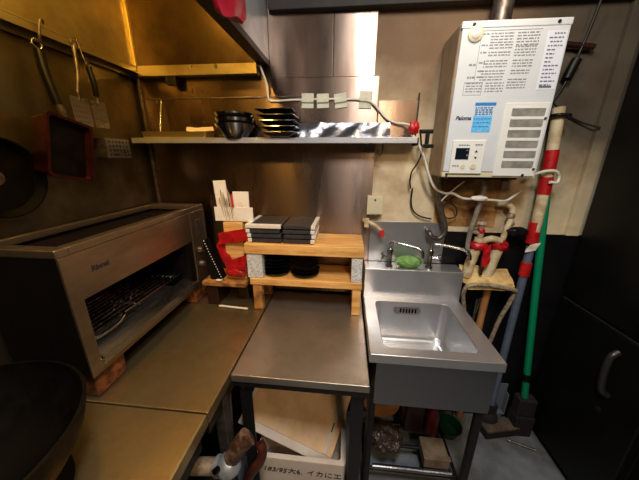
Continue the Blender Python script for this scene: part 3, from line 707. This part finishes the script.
kn = link('sight_glass', B().lathe([(.022, 0), (.024, .004), (.02, .006), (.018, .006), (.0, .006)], (.411, hy-.002, 1.838), 28, Matrix.Rotation(PI/2, 4, 'X')), 'cream_plastic', h)
link('sight_glass_lens', B().lathe([(.017, .0062), (.013, .010), (0, .0115)], (.411, hy-.002, 1.838), 24, Matrix.Rotation(PI/2, 4, 'X'), cap0=False), 'pale_glaze', kn)
# printed notice: unreadable rows of fine print
b = B(); rnd = random.Random(3)
def row(xa, xb, z, hgt):
    x = xa
    while x < xb:
        w = rnd.uniform(.004, .016); b.box(x, min(x+w, xb), hy-.0026, hy-.0021, z, z+hgt, 0); x += w+rnd.uniform(.002, .004)
for blk, (xa, xb, zt_, n) in enumerate([(.462, .535, 1.836, 4), (.462, .535, 1.803, 2), (.462, .532, 1.782, 2), (.452, .528, 1.757, 3), (.45, .525, 1.727, 2), (.447, .522, 1.709, 2),
                                        (.545, .615, 1.836, 5), (.545, .612, 1.797, 4), (.545, .608, 1.757, 3), (.545, .605, 1.727, 2), (.54, .60, 1.70, 4), (.47, .53, 1.69, 4), (.405, .46, 1.69, 4)]):
    for k in range(n): row(xa, xb, zt_-.0085*k, .0035)
for z in (1.835, 1.803, 1.782, 1.752, 1.727, 1.709): row(.436, .456, z, .004)
row(.405, .43, 1.745, .006); row(.405, .43, 1.69+.017, .006)
link('printed_notice', b, 'print', h)
b = B()
for x0_, x1_, z0_, z1_ in ((.398, .458, 1.655, 1.694), (.43, .4312, 1.70, 1.84), (.43, .62, 1.8455, 1.847)):
    if x1_-x0_ > .05 and z1_-z0_ > .01:
        for (a, c_, e, f) in ((x0_, x1_, z0_, z0_+.0012), (x0_, x1_, z1_, z1_+.0012), (x0_, x0_+.0012, z0_, z1_), (x1_, x1_+.0012, z0_, z1_)): b.box(a, c_, hy-.0026, hy-.0021, e, f, 0)
    else: b.box(x0_, x1_, hy-.0026, hy-.0021, z0_, z1_, 0)
link('notice_border', b, 'print', h)
lb = link('paper_label', B().box(.638, .698, hy-.0028, hy-.0021, 1.668, 1.84, .0002), 'paper', h)
b = B()
def row2(xa, xb, z, hgt):
    x = xa
    while x < xb:
        w = rnd.uniform(.004, .012); b.box(x, min(x+w, xb), hy-.0033, hy-.0029, z, z+hgt, 0); x += w+.003
for k, (xa, xb) in enumerate([(.658, .69), (.645, .69), (.65, .685), (.645, .69), (.645, .67), (.645, .67), (.645, .668), (.645, .665), (.645, .69), (.645, .68), (.645, .69), (.645, .675), (.645, .69), (.645, .68)]):
    row2(xa, xb, 1.83-.0115*k, .004)
b.box(.645, .685, hy-.0033, hy-.0029, 1.674, 1.68, 0)
link('label_print', b, 'print_dark', lb)
mt = Matrix(((1, 0, 0, .386), (0, 0, -1, hy-.0026), (0, 1, 0, 1.5745), (0, 0, 0, 1)))
text('brand_lettering', 'Paloma', .0185, mt, 'navy', h, shear=.25, bold=.0006)
st = link('blue_sticker', B().box(.447, .512, hy-.0029, hy-.0021, 1.533, 1.588, .0002), 'blue', h)
link('sticker_header', B().box(.447, .518, hy-.0031, hy-.0022, 1.621, 1.631, .0003), 'blue_dark', h)
b = B()
for k in range(4): row2(.45, .51, 1.612-.007*k, .004)
link('sticker_print', b, 'blue_dark', h)
b = B()
for k in range(3): row2(.45, .505, 1.576-.013*k, .0035)
link('sticker_rows', b, 'blue_dark', st)
# control panel
cp = link('control_panel', B().box(.388, .506, hy-.009, hy-.0022, 1.385, 1.506, .005, 3), 'white_plastic', h)
link('display', B().box(.402, .450, hy-.0105, hy-.0092, 1.437, 1.478, .001), 'lcd', cp)
b = B().box(.438, .445, hy-.0112, hy-.0107, 1.468, 1.471, 0).box(.441, .446, hy-.0112, hy-.0107, 1.449, 1.455, 0)
link('display_digits', b, 'print', cp)
link('up_button', B().prism([(.470, hy-.0092, 1.463), (.480, hy-.0092, 1.463), (.475, hy-.0092, 1.471)], (0, -.0015, 0)), 'ink', cp)
link('down_button', B().prism([(.470, hy-.0092, 1.447), (.480, hy-.0092, 1.447), (.475, hy-.0092, 1.439)], (0, -.0015, 0)), 'ink', cp)
link('power_button', B().cyl((.471, hy-.0092, 1.412), (.471, hy-.0125, 1.412), .0105, seg=20, bev=.001), 'cream_plastic', cp)
link('mode_button', B().cyl((.435, hy-.0092, 1.411), (.435, hy-.011, 1.411), .0085, seg=20, bev=.001), 'cream_plastic', cp)
b = B(); 
for xa, xb, z in ((.41, .448, 1.486), (.468, .495, 1.487), (.396, .42, 1.412)): 
    x = xa; b = B()
    while x < xb:
        b.box(x, min(xb, x+.007), hy-.0097, hy-.0092, z, z+.004, 0); x += .009
    link('panel_print', b, 'print_dark', cp)

# louvers
lv = link('louver_panel', B().box(.549, .695, hy-.006, hy-.0022, 1.378, 1.628, .004, 3), 'white_plastic', h)
for k in range(6):
    z1_ = 1.613-.0355*k; xx0, xx1 = .573, .683
    lp = [[(q[0], hy-.0062-.0012*e, q[1]) for q in rr(xx0, xx1, z1_-.027, z1_, .005, 0, 3)] for e in (0, 1)]
    fr = link('louver_slot', B().loops(lp), 'grey_mesh', lv)
    link('louver_lip', B().box(xx0+.002, xx1-.002, hy-.0085, hy-.0076, z1_-.0035, z1_+.002, .0008), 'white_plastic', fr)
for z in (1.577, 1.404): link('louver_screw', B().cyl((.688, hy-.006, z), (.688, hy-.009, z), .0045, seg=12), 'dull_metal', lv)
link('flue', B().cyl((.528, 1.2, hz1), (.528, 1.2, 2.02), .033, seg=24).cyl((.528, 1.2, 2.02), (.528, 1.2, 2.345), .03, seg=24), 'dull_metal', h)
link('gas_inlet', B().cyl((.585, 1.21, 1.352), (.585, 1.21, 1.37), .014, seg=16).cyl((.66, 1.21, 1.35), (.66, 1.21, 1.37), .014, seg=16).cyl((.405, 1.21, 1.352), (.405, 1.21, 1.37), .014, seg=16), 'dull_metal', h)
link('bottom_plate', B().box(.40, .66, 1.13, 1.26, 1.362, 1.37, .002), 'dark_metal', h)
# pipes and cables under the heater
tag(link('water_pipe', B().tube([(.405, 1.21, 1.351), (.404, 1.215, 1.29), (.424, 1.22, 1.22), (.452, 1.222, 1.15), (.452, 1.222, 1.11), (.432, 1.222, 1.088), (.402, 1.222, 1.092), (.39, 1.23, 1.11), (.389, 1.262, 1.112)], .0115, 12), 'dull_metal', loc=(.43, 1.22, 1.2)), 'grimy bent water pipe below the left corner of the heater', 'pipe')
tag(link('gas_hose', B().tube([(.585, 1.21, 1.351), (.583, 1.212, 1.28), (.572, 1.214, 1.2), (.563, 1.216, 1.12), (.562, 1.215, 1.05), (.57, 1.21, 1.02)], .0105, 12), 'hose_grey', loc=(.57, 1.21, 1.2)), 'grey ribbed hose hanging straight from the middle of the heater', 'hose')
b = B().tube([(.258, 1.195, 1.535), (.285, 1.19, 1.50), (.318, 1.19, 1.44), (.343, 1.19, 1.375), (.375, 1.195, 1.322), (.42, 1.198, 1.297), (.455, 1.198, 1.297), (.50, 1.198, 1.277), (.56, 1.195, 1.275), (.62, 1.195, 1.272), (.67, 1.195, 1.27), (.70, 1.195, 1.29), (.73, 1.2, 1.315)], .0055, 8)
wc = thing('electric_cable', (.5, 1.2, 1.28), 'thick white cable looping below the heater from the shelf end', 'cable')
link('cord', b, 'cord_white', wc)
link('junction', B().blob((.562, 1.190, 1.279), (.034, .014, .012), .15, 2, 3, 3), 'paper_white', wc)
tag(link('electric_cable', B().tube([(.41, 1.215, 1.25), (.43, 1.2, 1.285), (.47, 1.19, 1.33), (.49, 1.185, 1.35)], .003, 8), 'cord_white', loc=(.44, 1.2, 1.3)), 'short thin white wire rising to the underside of the heater', 'cable')
tag(link('wire_tangle', B().tube([(.41, 1.232, 1.30), (.44, 1.236, 1.26), (.49, 1.24, 1.235), (.50, 1.242, 1.19), (.46, 1.242, 1.18), (.435, 1.24, 1.22), (.47, 1.238, 1.27), (.49, 1.24, 1.29)], .003, 8), 'cord_black', loc=(.45, 1.24, 1.24)), 'dark tangle of thin wire beside the bent water pipe', 'wire')
tag(link('electric_cable', B().tube([(.30, 1.262, 1.31), (.30, 1.262, 1.25), (.315, 1.262, 1.205), (.35, 1.26, 1.18), (.40, 1.258, 1.17)], .0035, 8), 'cord_black', loc=(.33, 1.262, 1.22)), 'black cable curving down the plaster wall left of the bent pipe', 'cable')

# insulated valve assembly right of the sink
v = thing('valve_assembly', (.64, 1.21, .90), 'pair of grimy insulated supply pipes with valves and red tape beside the sink', 'pipes')
link('left_pipe', B().tube([(.578, 1.212, .91), (.585, 1.21, .98), (.60, 1.208, 1.06), (.605, 1.206, 1.10)], .022, 14), 'cream_wrap', v)
link('right_pipe', B().tube([(.672, 1.215, .915), (.685, 1.213, 1.0), (.70, 1.212, 1.08)], .022, 14), 'cream_wrap', v)
link('crosspiece', B().tube([(.61, 1.2, 1.085), (.65, 1.2, 1.10), (.695, 1.205, 1.09)], .014, 12), 'cream_wrap', v)
link('valve_stem', B().cyl((.603, 1.205, 1.10), (.60, 1.203, 1.165), .013).cyl((.60, 1.203, 1.165), (.60, 1.203, 1.18), .022, .02).cyl((.605, 1.2, 1.12), (.57, 1.2, 1.13), .008), 'grimy_pipe', v)
link('upper_pipe', B().tube([(.705, 1.215, 1.09), (.715, 1.22, 1.14), (.728, 1.225, 1.19), (.725, 1.23, 1.235), (.70, 1.235, 1.25), (.665, 1.24, 1.25)], .012, 12), 'cream_wrap', v)
link('pipe_elbow', B().blob((.727, 1.228, 1.20), (.016, .018, .02), .1, 2, 2).blob((.732, 1.225, 1.165), (.014, .016, .012), .1, 2, 2), 'grimy_pipe', v)
hd = link('valve_handle', B().blob((.752, 1.2, 1.135), (.04, .022, .022), .25, 2, 3, 5), 'black_plastic', v)
link('red_binding', B().blob((.605, 1.205, 1.065), (.038, .03, .024), .3, 3, 3, 4).blob((.697, 1.212, 1.065), (.034, .03, .03), .2, 2, 3, 5).blob((.601, 1.198, 1.135), (.015, .012, .014), .2, 2, 2, 6).sheet((.612, 1.177, 1.06), (.03, 0, .02), (.008, 0, -.09), 6, 10, .008, 40, .003, 3), 'red_tape', v)
link('drip_wire', B().tube([(.628, 1.19, 1.05), (.622, 1.185, .98), (.63, 1.188, .93)], .007, 8), 'brown_dark', v)
b = B().sheet((.552, 1.165, .895), (.22, -.005, -.005), (.0, .085, .05), 22, 10, .02, 18, .004, 2)
b.sheet((.56, 1.155, .868), (.20, -.005, .005), (.0, .01, .03), 22, 6, .012, 26, .004, 7)
tag(link('rag', b, 'cloth', loc=(.65, 1.2, .89)), 'stained yellow rag draped below the insulated supply pipes', 'rag')
tag(link('rope', B().tube([(.60, 1.2, .70), (.585, 1.195, .76), (.568, 1.185, .82), (.56, 1.16, .87), (.575, 1.148, .893), (.64, 1.145, .90), (.72, 1.148, .888), (.77, 1.155, .875), (.782, 1.17, .855), (.775, 1.18, .79), (.762, 1.19, .72), (.755, 1.2, .64), (.75, 1.21, .55)], .0095, 10), 'rope', loc=(.66, 1.17, .8)), 'grey rope hung in an arch below the yellow rag', 'rope')
tag(link('wooden_stick', B().tube([(.688, 1.213, .862), (.69, 1.222, .76), (.695, 1.235, .5), (.70, 1.25, .002)], .0165, 10, 0), 'tan', loc=(.70, 1.24, .002)), 'bare wooden stick standing behind the sink below the rag', 'stick')
tag(link('steel_rod', B().tube([(.64, 1.2, .80), (.655, 1.225, .4), (.66, 1.24, .003)], .006, 8, 0), 'chrome', loc=(.66, 1.24, .003)), 'thin shiny rod standing just left of the wooden stick', 'rod')
tag(link('steel_rod', B().tube([(.665, 1.215, .795), (.625, 1.235, .4), (.61, 1.25, .003)], .0055, 8, 0), 'dull_metal', loc=(.61, 1.25, .003)), 'dull thin rod crossing behind the shiny rod beside the sink', 'rod')

# insulated drain hose with red tape + poles
d = thing('insulated_pipe', (.8, 1.21, 1.1), 'white wrapped pipe with red tape bands running down beside the heater', 'pipe')
link('wrapped_pipe', B().tube([(.804, 1.215, 1.63), (.809, 1.21, 1.55), (.818, 1.208, 1.40), (.822, 1.206, 1.25), (.822, 1.204, 1.085)], .021, 14), 'cream_wrap', d)
for z0_, z1_, xx in ((1.40, 1.475, .8165), (1.30, 1.37, .821), (1.085, 1.18, .822)):
    link('red_band', B().tube([(xx-.002, 1.208, z1_), (xx, 1.207, (z0_+z1_)/2), (xx+.001, 1.206, z0_)], .0235, 14), 'red_tape', d)
link('pipe_clamp', B().tube([(.78, 1.262, 1.60), (.78, 1.19, 1.60), (.80, 1.178, 1.60), (.835, 1.19, 1.60), (.84, 1.262, 1.60)], .006, 8), 'dark_metal', d)
link('frayed_end', B().sheet((.80, 1.178, 1.085), (.04, 0, .01), (-.012, 0, -.035), 6, 6, .006, 40, .003, 2), 'paper_white', d)
tag(link('cable_loop', B().tube([(.755, 1.2, 1.375), (.78, 1.178, 1.392), (.82, 1.172, 1.395), (.845, 1.18, 1.375), (.84, 1.175, 1.35), (.81, 1.17, 1.352)], .006, 8), 'cord_white', loc=(.8, 1.17, 1.38)), 'white wire loop tied round the wrapped pipe next to the heater', 'wire')
mp = thing('mop', (.83, 1.2, 0), 'bluish grey mop pole standing under the end of the wrapped pipe', 'mop')
link('pole', B().tube([(.822, 1.202, 1.07), (.822, 1.2, .6), (.825, 1.2, .17)], .017, 14, 0), 'pipe_blue', mp)
link('red_tape_band', B().tube([(.822, 1.2015, .995), (.822, 1.2012, .93)], .0215, 14, 0), 'red_tape', mp)
link('mop_head', B().box(.795, .855, 1.185, 1.215, .1, .17, .005).blob((.825, 1.195, .06), (.05, .03, .053), .15, 4, 3), 'brush', mp)
bp_ = thing('broom', (.98, 1.19, 0), 'broom with bright green pole leaning against the wall right of the heater', 'broom')
link('pole', B().tube([(.85, 1.245, 1.37), (.904, 1.222, .86), (.975, 1.195, .24)], .0155, 14, 0), 'green', bp_)
link('joint', B().tube([(.958, 1.2, .385), (.962, 1.199, .345)], .019, 14, 0), 'black_plastic', bp_)
link('broom_head', B().box(.94, 1.03, 1.165, 1.225, .13, .24, .01).box(.94, 1.035, 1.16, 1.23, .002, .13, .004), 'brush', bp_)
t = thing('floor_brush', (.9, 1.1, .002), 'flat black floor brush with brown top lying beside the sink leg', 'brush')
mt = Matrix.Translation((.895, 1.175, 0)) @ Matrix.Rotation(.22, 4, 'Z')
link('bristles', B().box(-.115, .115, -.03, .03, .002, .045, .004, mtx=mt), 'brush', t)
link('brush_back', B().box(-.115, .115, -.032, .032, .0455, .062, .004, mtx=mt), 'brush_top', t)
t = thing('dustpan', (.88, 1.22, .0), 'grey blue dustpan standing upright against the wall behind the floor brush', 'dustpan')
b = B().box(.785, .932, 1.262, 1.268, .065, .25, .003).box(.785, .791, 1.236, 1.262, .065, .2, .002).box(.926, .932, 1.236, 1.262, .065, .2, .002).box(.785, .932, 1.236, 1.268, .058, .065, .002)
link('pan', b, 'pan_blue', t)
link('foot', B().box(.795, .922, 1.24, 1.265, .001, .058, .002), 'pan_blue', t)
tag(link('steel_rod', B().tube([(.90, 1.13, .008), (1.02, 1.085, .008)], .006, 8, 0), 'chrome', loc=(.92, 1.02, .008)), 'bright metal rod lying on the floor in front of the floor brush', 'rod')

# power cord with inline adapter at top right
pc = thing('electric_cable', (.83, 1.24, 1.75), 'black cord with inline adapter hanging right of the heater', 'cable')
link('cord', B().tube([(.862, 1.225, 1.98), (.86, 1.24, 1.90), (.855, 1.25, 1.84), (.84, 1.25, 1.77), (.828, 1.258, 1.71), (.80, 1.268, 1.64), (.765, 1.265, 1.58), (.74, 1.26, 1.51), (.735, 1.25, 1.42)], .0045, 8), 'cord_black', pc)
link('adapter', B().tube([(.848, 1.25, 1.80), (.838, 1.25, 1.77), (.828, 1.25, 1.735)], .017, 12, 2), 'black_plastic', pc)
tag(link('electric_cable', B().tube([(.80, 1.262, 1.66), (.86, 1.265, 1.62), (.93, 1.268, 1.585), (1.0, 1.25, 1.56)], .0035, 8), 'cord_black', loc=(.9, 1.265, 1.6)), 'thin dark cable sagging across the wall toward the refrigerator', 'cable')
tag(link('tape_piece', B().box(.745, .79, 1.2785, 1.2799, 1.70, 1.77, .0003), 'red_tape', loc=(.767, 1.275, 1.735)), 'dark red tape patch on the wall just right of the heater', 'tape')
tag(link('wall_pipe', B().tube([(.72, 1.255, 1.86), (.80, 1.255, 1.852), (.90, 1.255, 1.84)], .010, 10), 'brown_dark', loc=(.8, 1.255, 1.85)), 'dark brown pipe stub on the wall at the heater top right corner', 'pipe')

# ------------------------------------------------------------------ refrigerator
f = thing('refrigerator', (1.4, .9, 0), 'tall black two door refrigerator along the right side', 'refrigerator')
fx = 1.05; yn = .80; yf = 1.25
link('cabinet', B().box(fx+.045, 1.75, yn+.005, yf-.002, .04, 2.0, .006), 'fridge', f)
du = link('upper_door', B().box(fx, fx+.043, yn, yf, .822, 2.0, .008), 'fridge', f)
dl = link('lower_door', B().box(fx, fx+.043, yn, yf, .05, .808, .008), 'fridge', f)
link('door_trim', B().box(fx-.001, fx+.03, yn+.01, yf-.004, .81, .8135, .0005), 'gasket', f)
link('handle', B().tube([(fx-.004, .94, .745), (fx-.028, .937, .72), (fx-.034, .932, .65), (fx-.028, .926, .58), (fx-.004, .922, .555)], .012, 10), 'gasket', dl)
link('handle', B().tube([(fx-.004, .86, .87), (fx-.028, .862, .90), (fx-.032, .862, 1.0), (fx-.004, .86, 1.05)], .012, 10), 'fridge', du)
link('lock', B().cyl((fx, .935, .47), (fx-.005, .935, .47), .012, seg=16), 'dark_metal', dl)
for x in (fx+.09, 1.7):
    for y in (yn+.05, yf-.05): link('foot', B().cyl((x, y, 0), (x, y, .04), .02, seg=12), 'black_plastic', f)
# neighbouring dark appliance nearer the camera
cb = thing('storage_cabinet', (1.45, .4, 0), 'dark cabinet next to the refrigerator at the right edge', 'cabinet')
link('cabinet_body', B().box(fx+.13, 1.75, -.1, .785, .02, 1.9, .006), 'black_iron', cb)
link('door', B().box(fx+.11, fx+.128, -.09, .775, .06, 1.88, .004), 'black_iron', cb)

# ------------------------------------------------------------------ under the sink
tag(link('round_board', B().cyl((.225, 1.105, .2), (.225, 1.125, .2), .094, seg=36, bev=.003), 'tan', loc=(.225, 1.11, .11)), 'round tan wooden board standing under the sink behind the plastic bag', 'board')
tag(link('plastic_bag', B().blob((.225, .95, .178), (.075, .06, .055), .3, 3, 4, 2), 'clear_bag', loc=(.225, .95, .11)), 'crumpled shiny plastic bag on the rack under the sink', 'bag')
cj = thing('jerry_can', (.39, 1.08, .109), 'dark brown plastic canister on the rack under the sink', 'canister')
link('can_body', B().box(.325, .425, 1.03, 1.14, .109, .36, .018, 3), 'brown_dark', cj)
link('cap', B().cyl((.375, 1.085, .361), (.375, 1.085, .385), .02, seg=16), 'black_plastic', cj)
tag(link('cardboard_box', B().box(.39, .50, .88, .985, .109, .16, .003).box(.387, .503, .878, .90, .161, .165, .001), 'card', loc=(.445, .93, .109)), 'grubby low cardboard box at the right of the rack under the sink', 'box')
tag(link('bottle', B().lathe([(.028, 0), (.032, .006), (.032, .12), (.014, .15), (.012, .18), (0, .18)], (.47, 1.06, .109), 20), 'maroon', loc=(.47, 1.06, .109)), 'maroon plastic bottle standing under the sink at the right', 'bottle')
tag(link('basin', B().lathe([(0, 0), (.05, 0), (.066, .05), (.07, .054), (.064, .052), (.047, .005), (0, .005)], (.60, 1.15, .001), 32), 'green_dark', loc=(.63, 1.12, .001)), 'dark green plastic basin on the floor behind the right sink leg', 'basin')

# ------------------------------------------------------------------ gas valve under the left counter
gp = thing('gas_pipe', (-.37, .6, .43), 'grimy beige gas pipe with valve joint beside the prep table leg', 'pipe')
link('pipe_run', B().tube([(-.62, .6, .40), (-.50, .6, .413), (-.405, .6, .428)], .027, 14), 'grimy_pipe', gp)
jt = link('joint', B().blob((-.367, .60, .437), (.042, .04, .042), .06, 2, 4).cyl((-.395, .6, .43), (-.408, .6, .428), .034, seg=18), 'steel_side', gp)
link('joint_bolt', B().cyl((-.385, .567, .47), (-.39, .553, .478), .01, seg=6), 'black_iron', jt)
link('elbow', B().tube([(-.358, .605, .46), (-.338, .61, .50), (-.318, .615, .53), (-.30, .625, .548)], .032, 14, rs=(.85, 1.)), 'sooty_pipe', gp)
link('lower_pipe', B().tube([(-.372, .58, .415), (-.385, .55, .35), (-.39, .54, .25)], .016, 12), 'tray_metal', gp)
for o_ in [gp] + list(gp.children_recursive):
    if o_ is gp: o_.location = Vector((0, 0, 1.443)) + (Vector(gp.location)-Vector((0, 0, 1.443)))*.933
    elif o_.data: o_.data.transform(Matrix.Scale(.933, 4))
tag(link('rubber_hose', B().tube([(-.275, .66, .475), (-.263, .65, .45), (-.272, .64, .41), (-.30, .63, .37), (-.33, .63, .28), (-.36, .64, .12), (-.38, .68, .02)], .017, 12), 'brown_hose', loc=(-.3, .63, .4)), 'brown rubber hose looping down right of the gas pipe joint', 'hose')
tag(link('water_pipe', B().tube([(-.43, .74, .003), (-.43, .74, .25), (-.425, .76, .6)], .012, 10), 'dull_metal', loc=(-.43, .74, .003)), 'thin dull pipe rising under the left worktop behind the gas pipe', 'pipe')

# ------------------------------------------------------------------ light
def area(name, loc, target, size, power, col, sy=None):
    l = bpy.data.lights.new(name, 'AREA'); l.energy = power; l.color = col; l.size = size
    if sy: l.shape = 'RECTANGLE'; l.size_y = sy
    o = bpy.data.objects.new(name, l); C.objects.link(o); o.location = loc
    o.rotation_euler = (Vector(target)-Vector(loc)).to_track_quat('-Z', 'Y').to_euler()
    return o
area('lamp_sink', (.43, .9, 2.12), (.42, 1.0, .9), .07, 1.9, (1., .78, .55))
area('lamp_room', (.14, .1, 2.32), (.22, .8, .9), .2, 24, (.97, .98, 1.), .5)
area('fill_rear', (.45, -.9, 2.25), (-.1, .9, .3), .25, 9.5, (1., .70, .42))  # added warm fill behind the camera, brightens the lid and front faces
def bulb(loc, e, col, r=.04):
    l = bpy.data.lights.new('lamp_hood', 'POINT'); l.energy = e; l.color = col; l.shadow_soft_size = r
    o = bpy.data.objects.new('lamp_hood', l); C.objects.link(o); o.location = loc
bulb((-.62, .9, 2.15), 5., (1., .52, .08))
bulb((-.5, .45, 2.05), 13, (1., .56, .12))

wd = bpy.data.worlds.new('World'); bpy.context.scene.world = wd; wd.use_nodes = True
wd.node_tree.nodes['Background'].inputs[0].default_value = (.5, .5, .55, 1)
wd.node_tree.nodes['Background'].inputs[1].default_value = .05

# ------------------------------------------------------------------ camera
cd = bpy.data.cameras.new('camera'); cam = bpy.data.objects.new('camera', cd); C.objects.link(cam)
cd.sensor_fit = 'HORIZONTAL'; cd.sensor_width = 36; cd.lens = 265.167/639*36; cd.clip_start = .02
Rm = Matrix.Rotation(.0989757748, 3, 'Z') @ Matrix.Rotation(PI/2-.303073189, 3, 'X') @ Matrix.Rotation(.00541539, 3, 'Z')
cam.rotation_euler = Rm.to_euler(); cam.location = (0, 0, 1.443)
sc = bpy.context.scene
sc.camera = cam
sc.view_settings.view_transform = 'Standard'; sc.view_settings.look = 'None'
sc.view_settings.exposure = .2; sc.view_settings.gamma = 1; sc.view_settings.use_curve_mapping = False
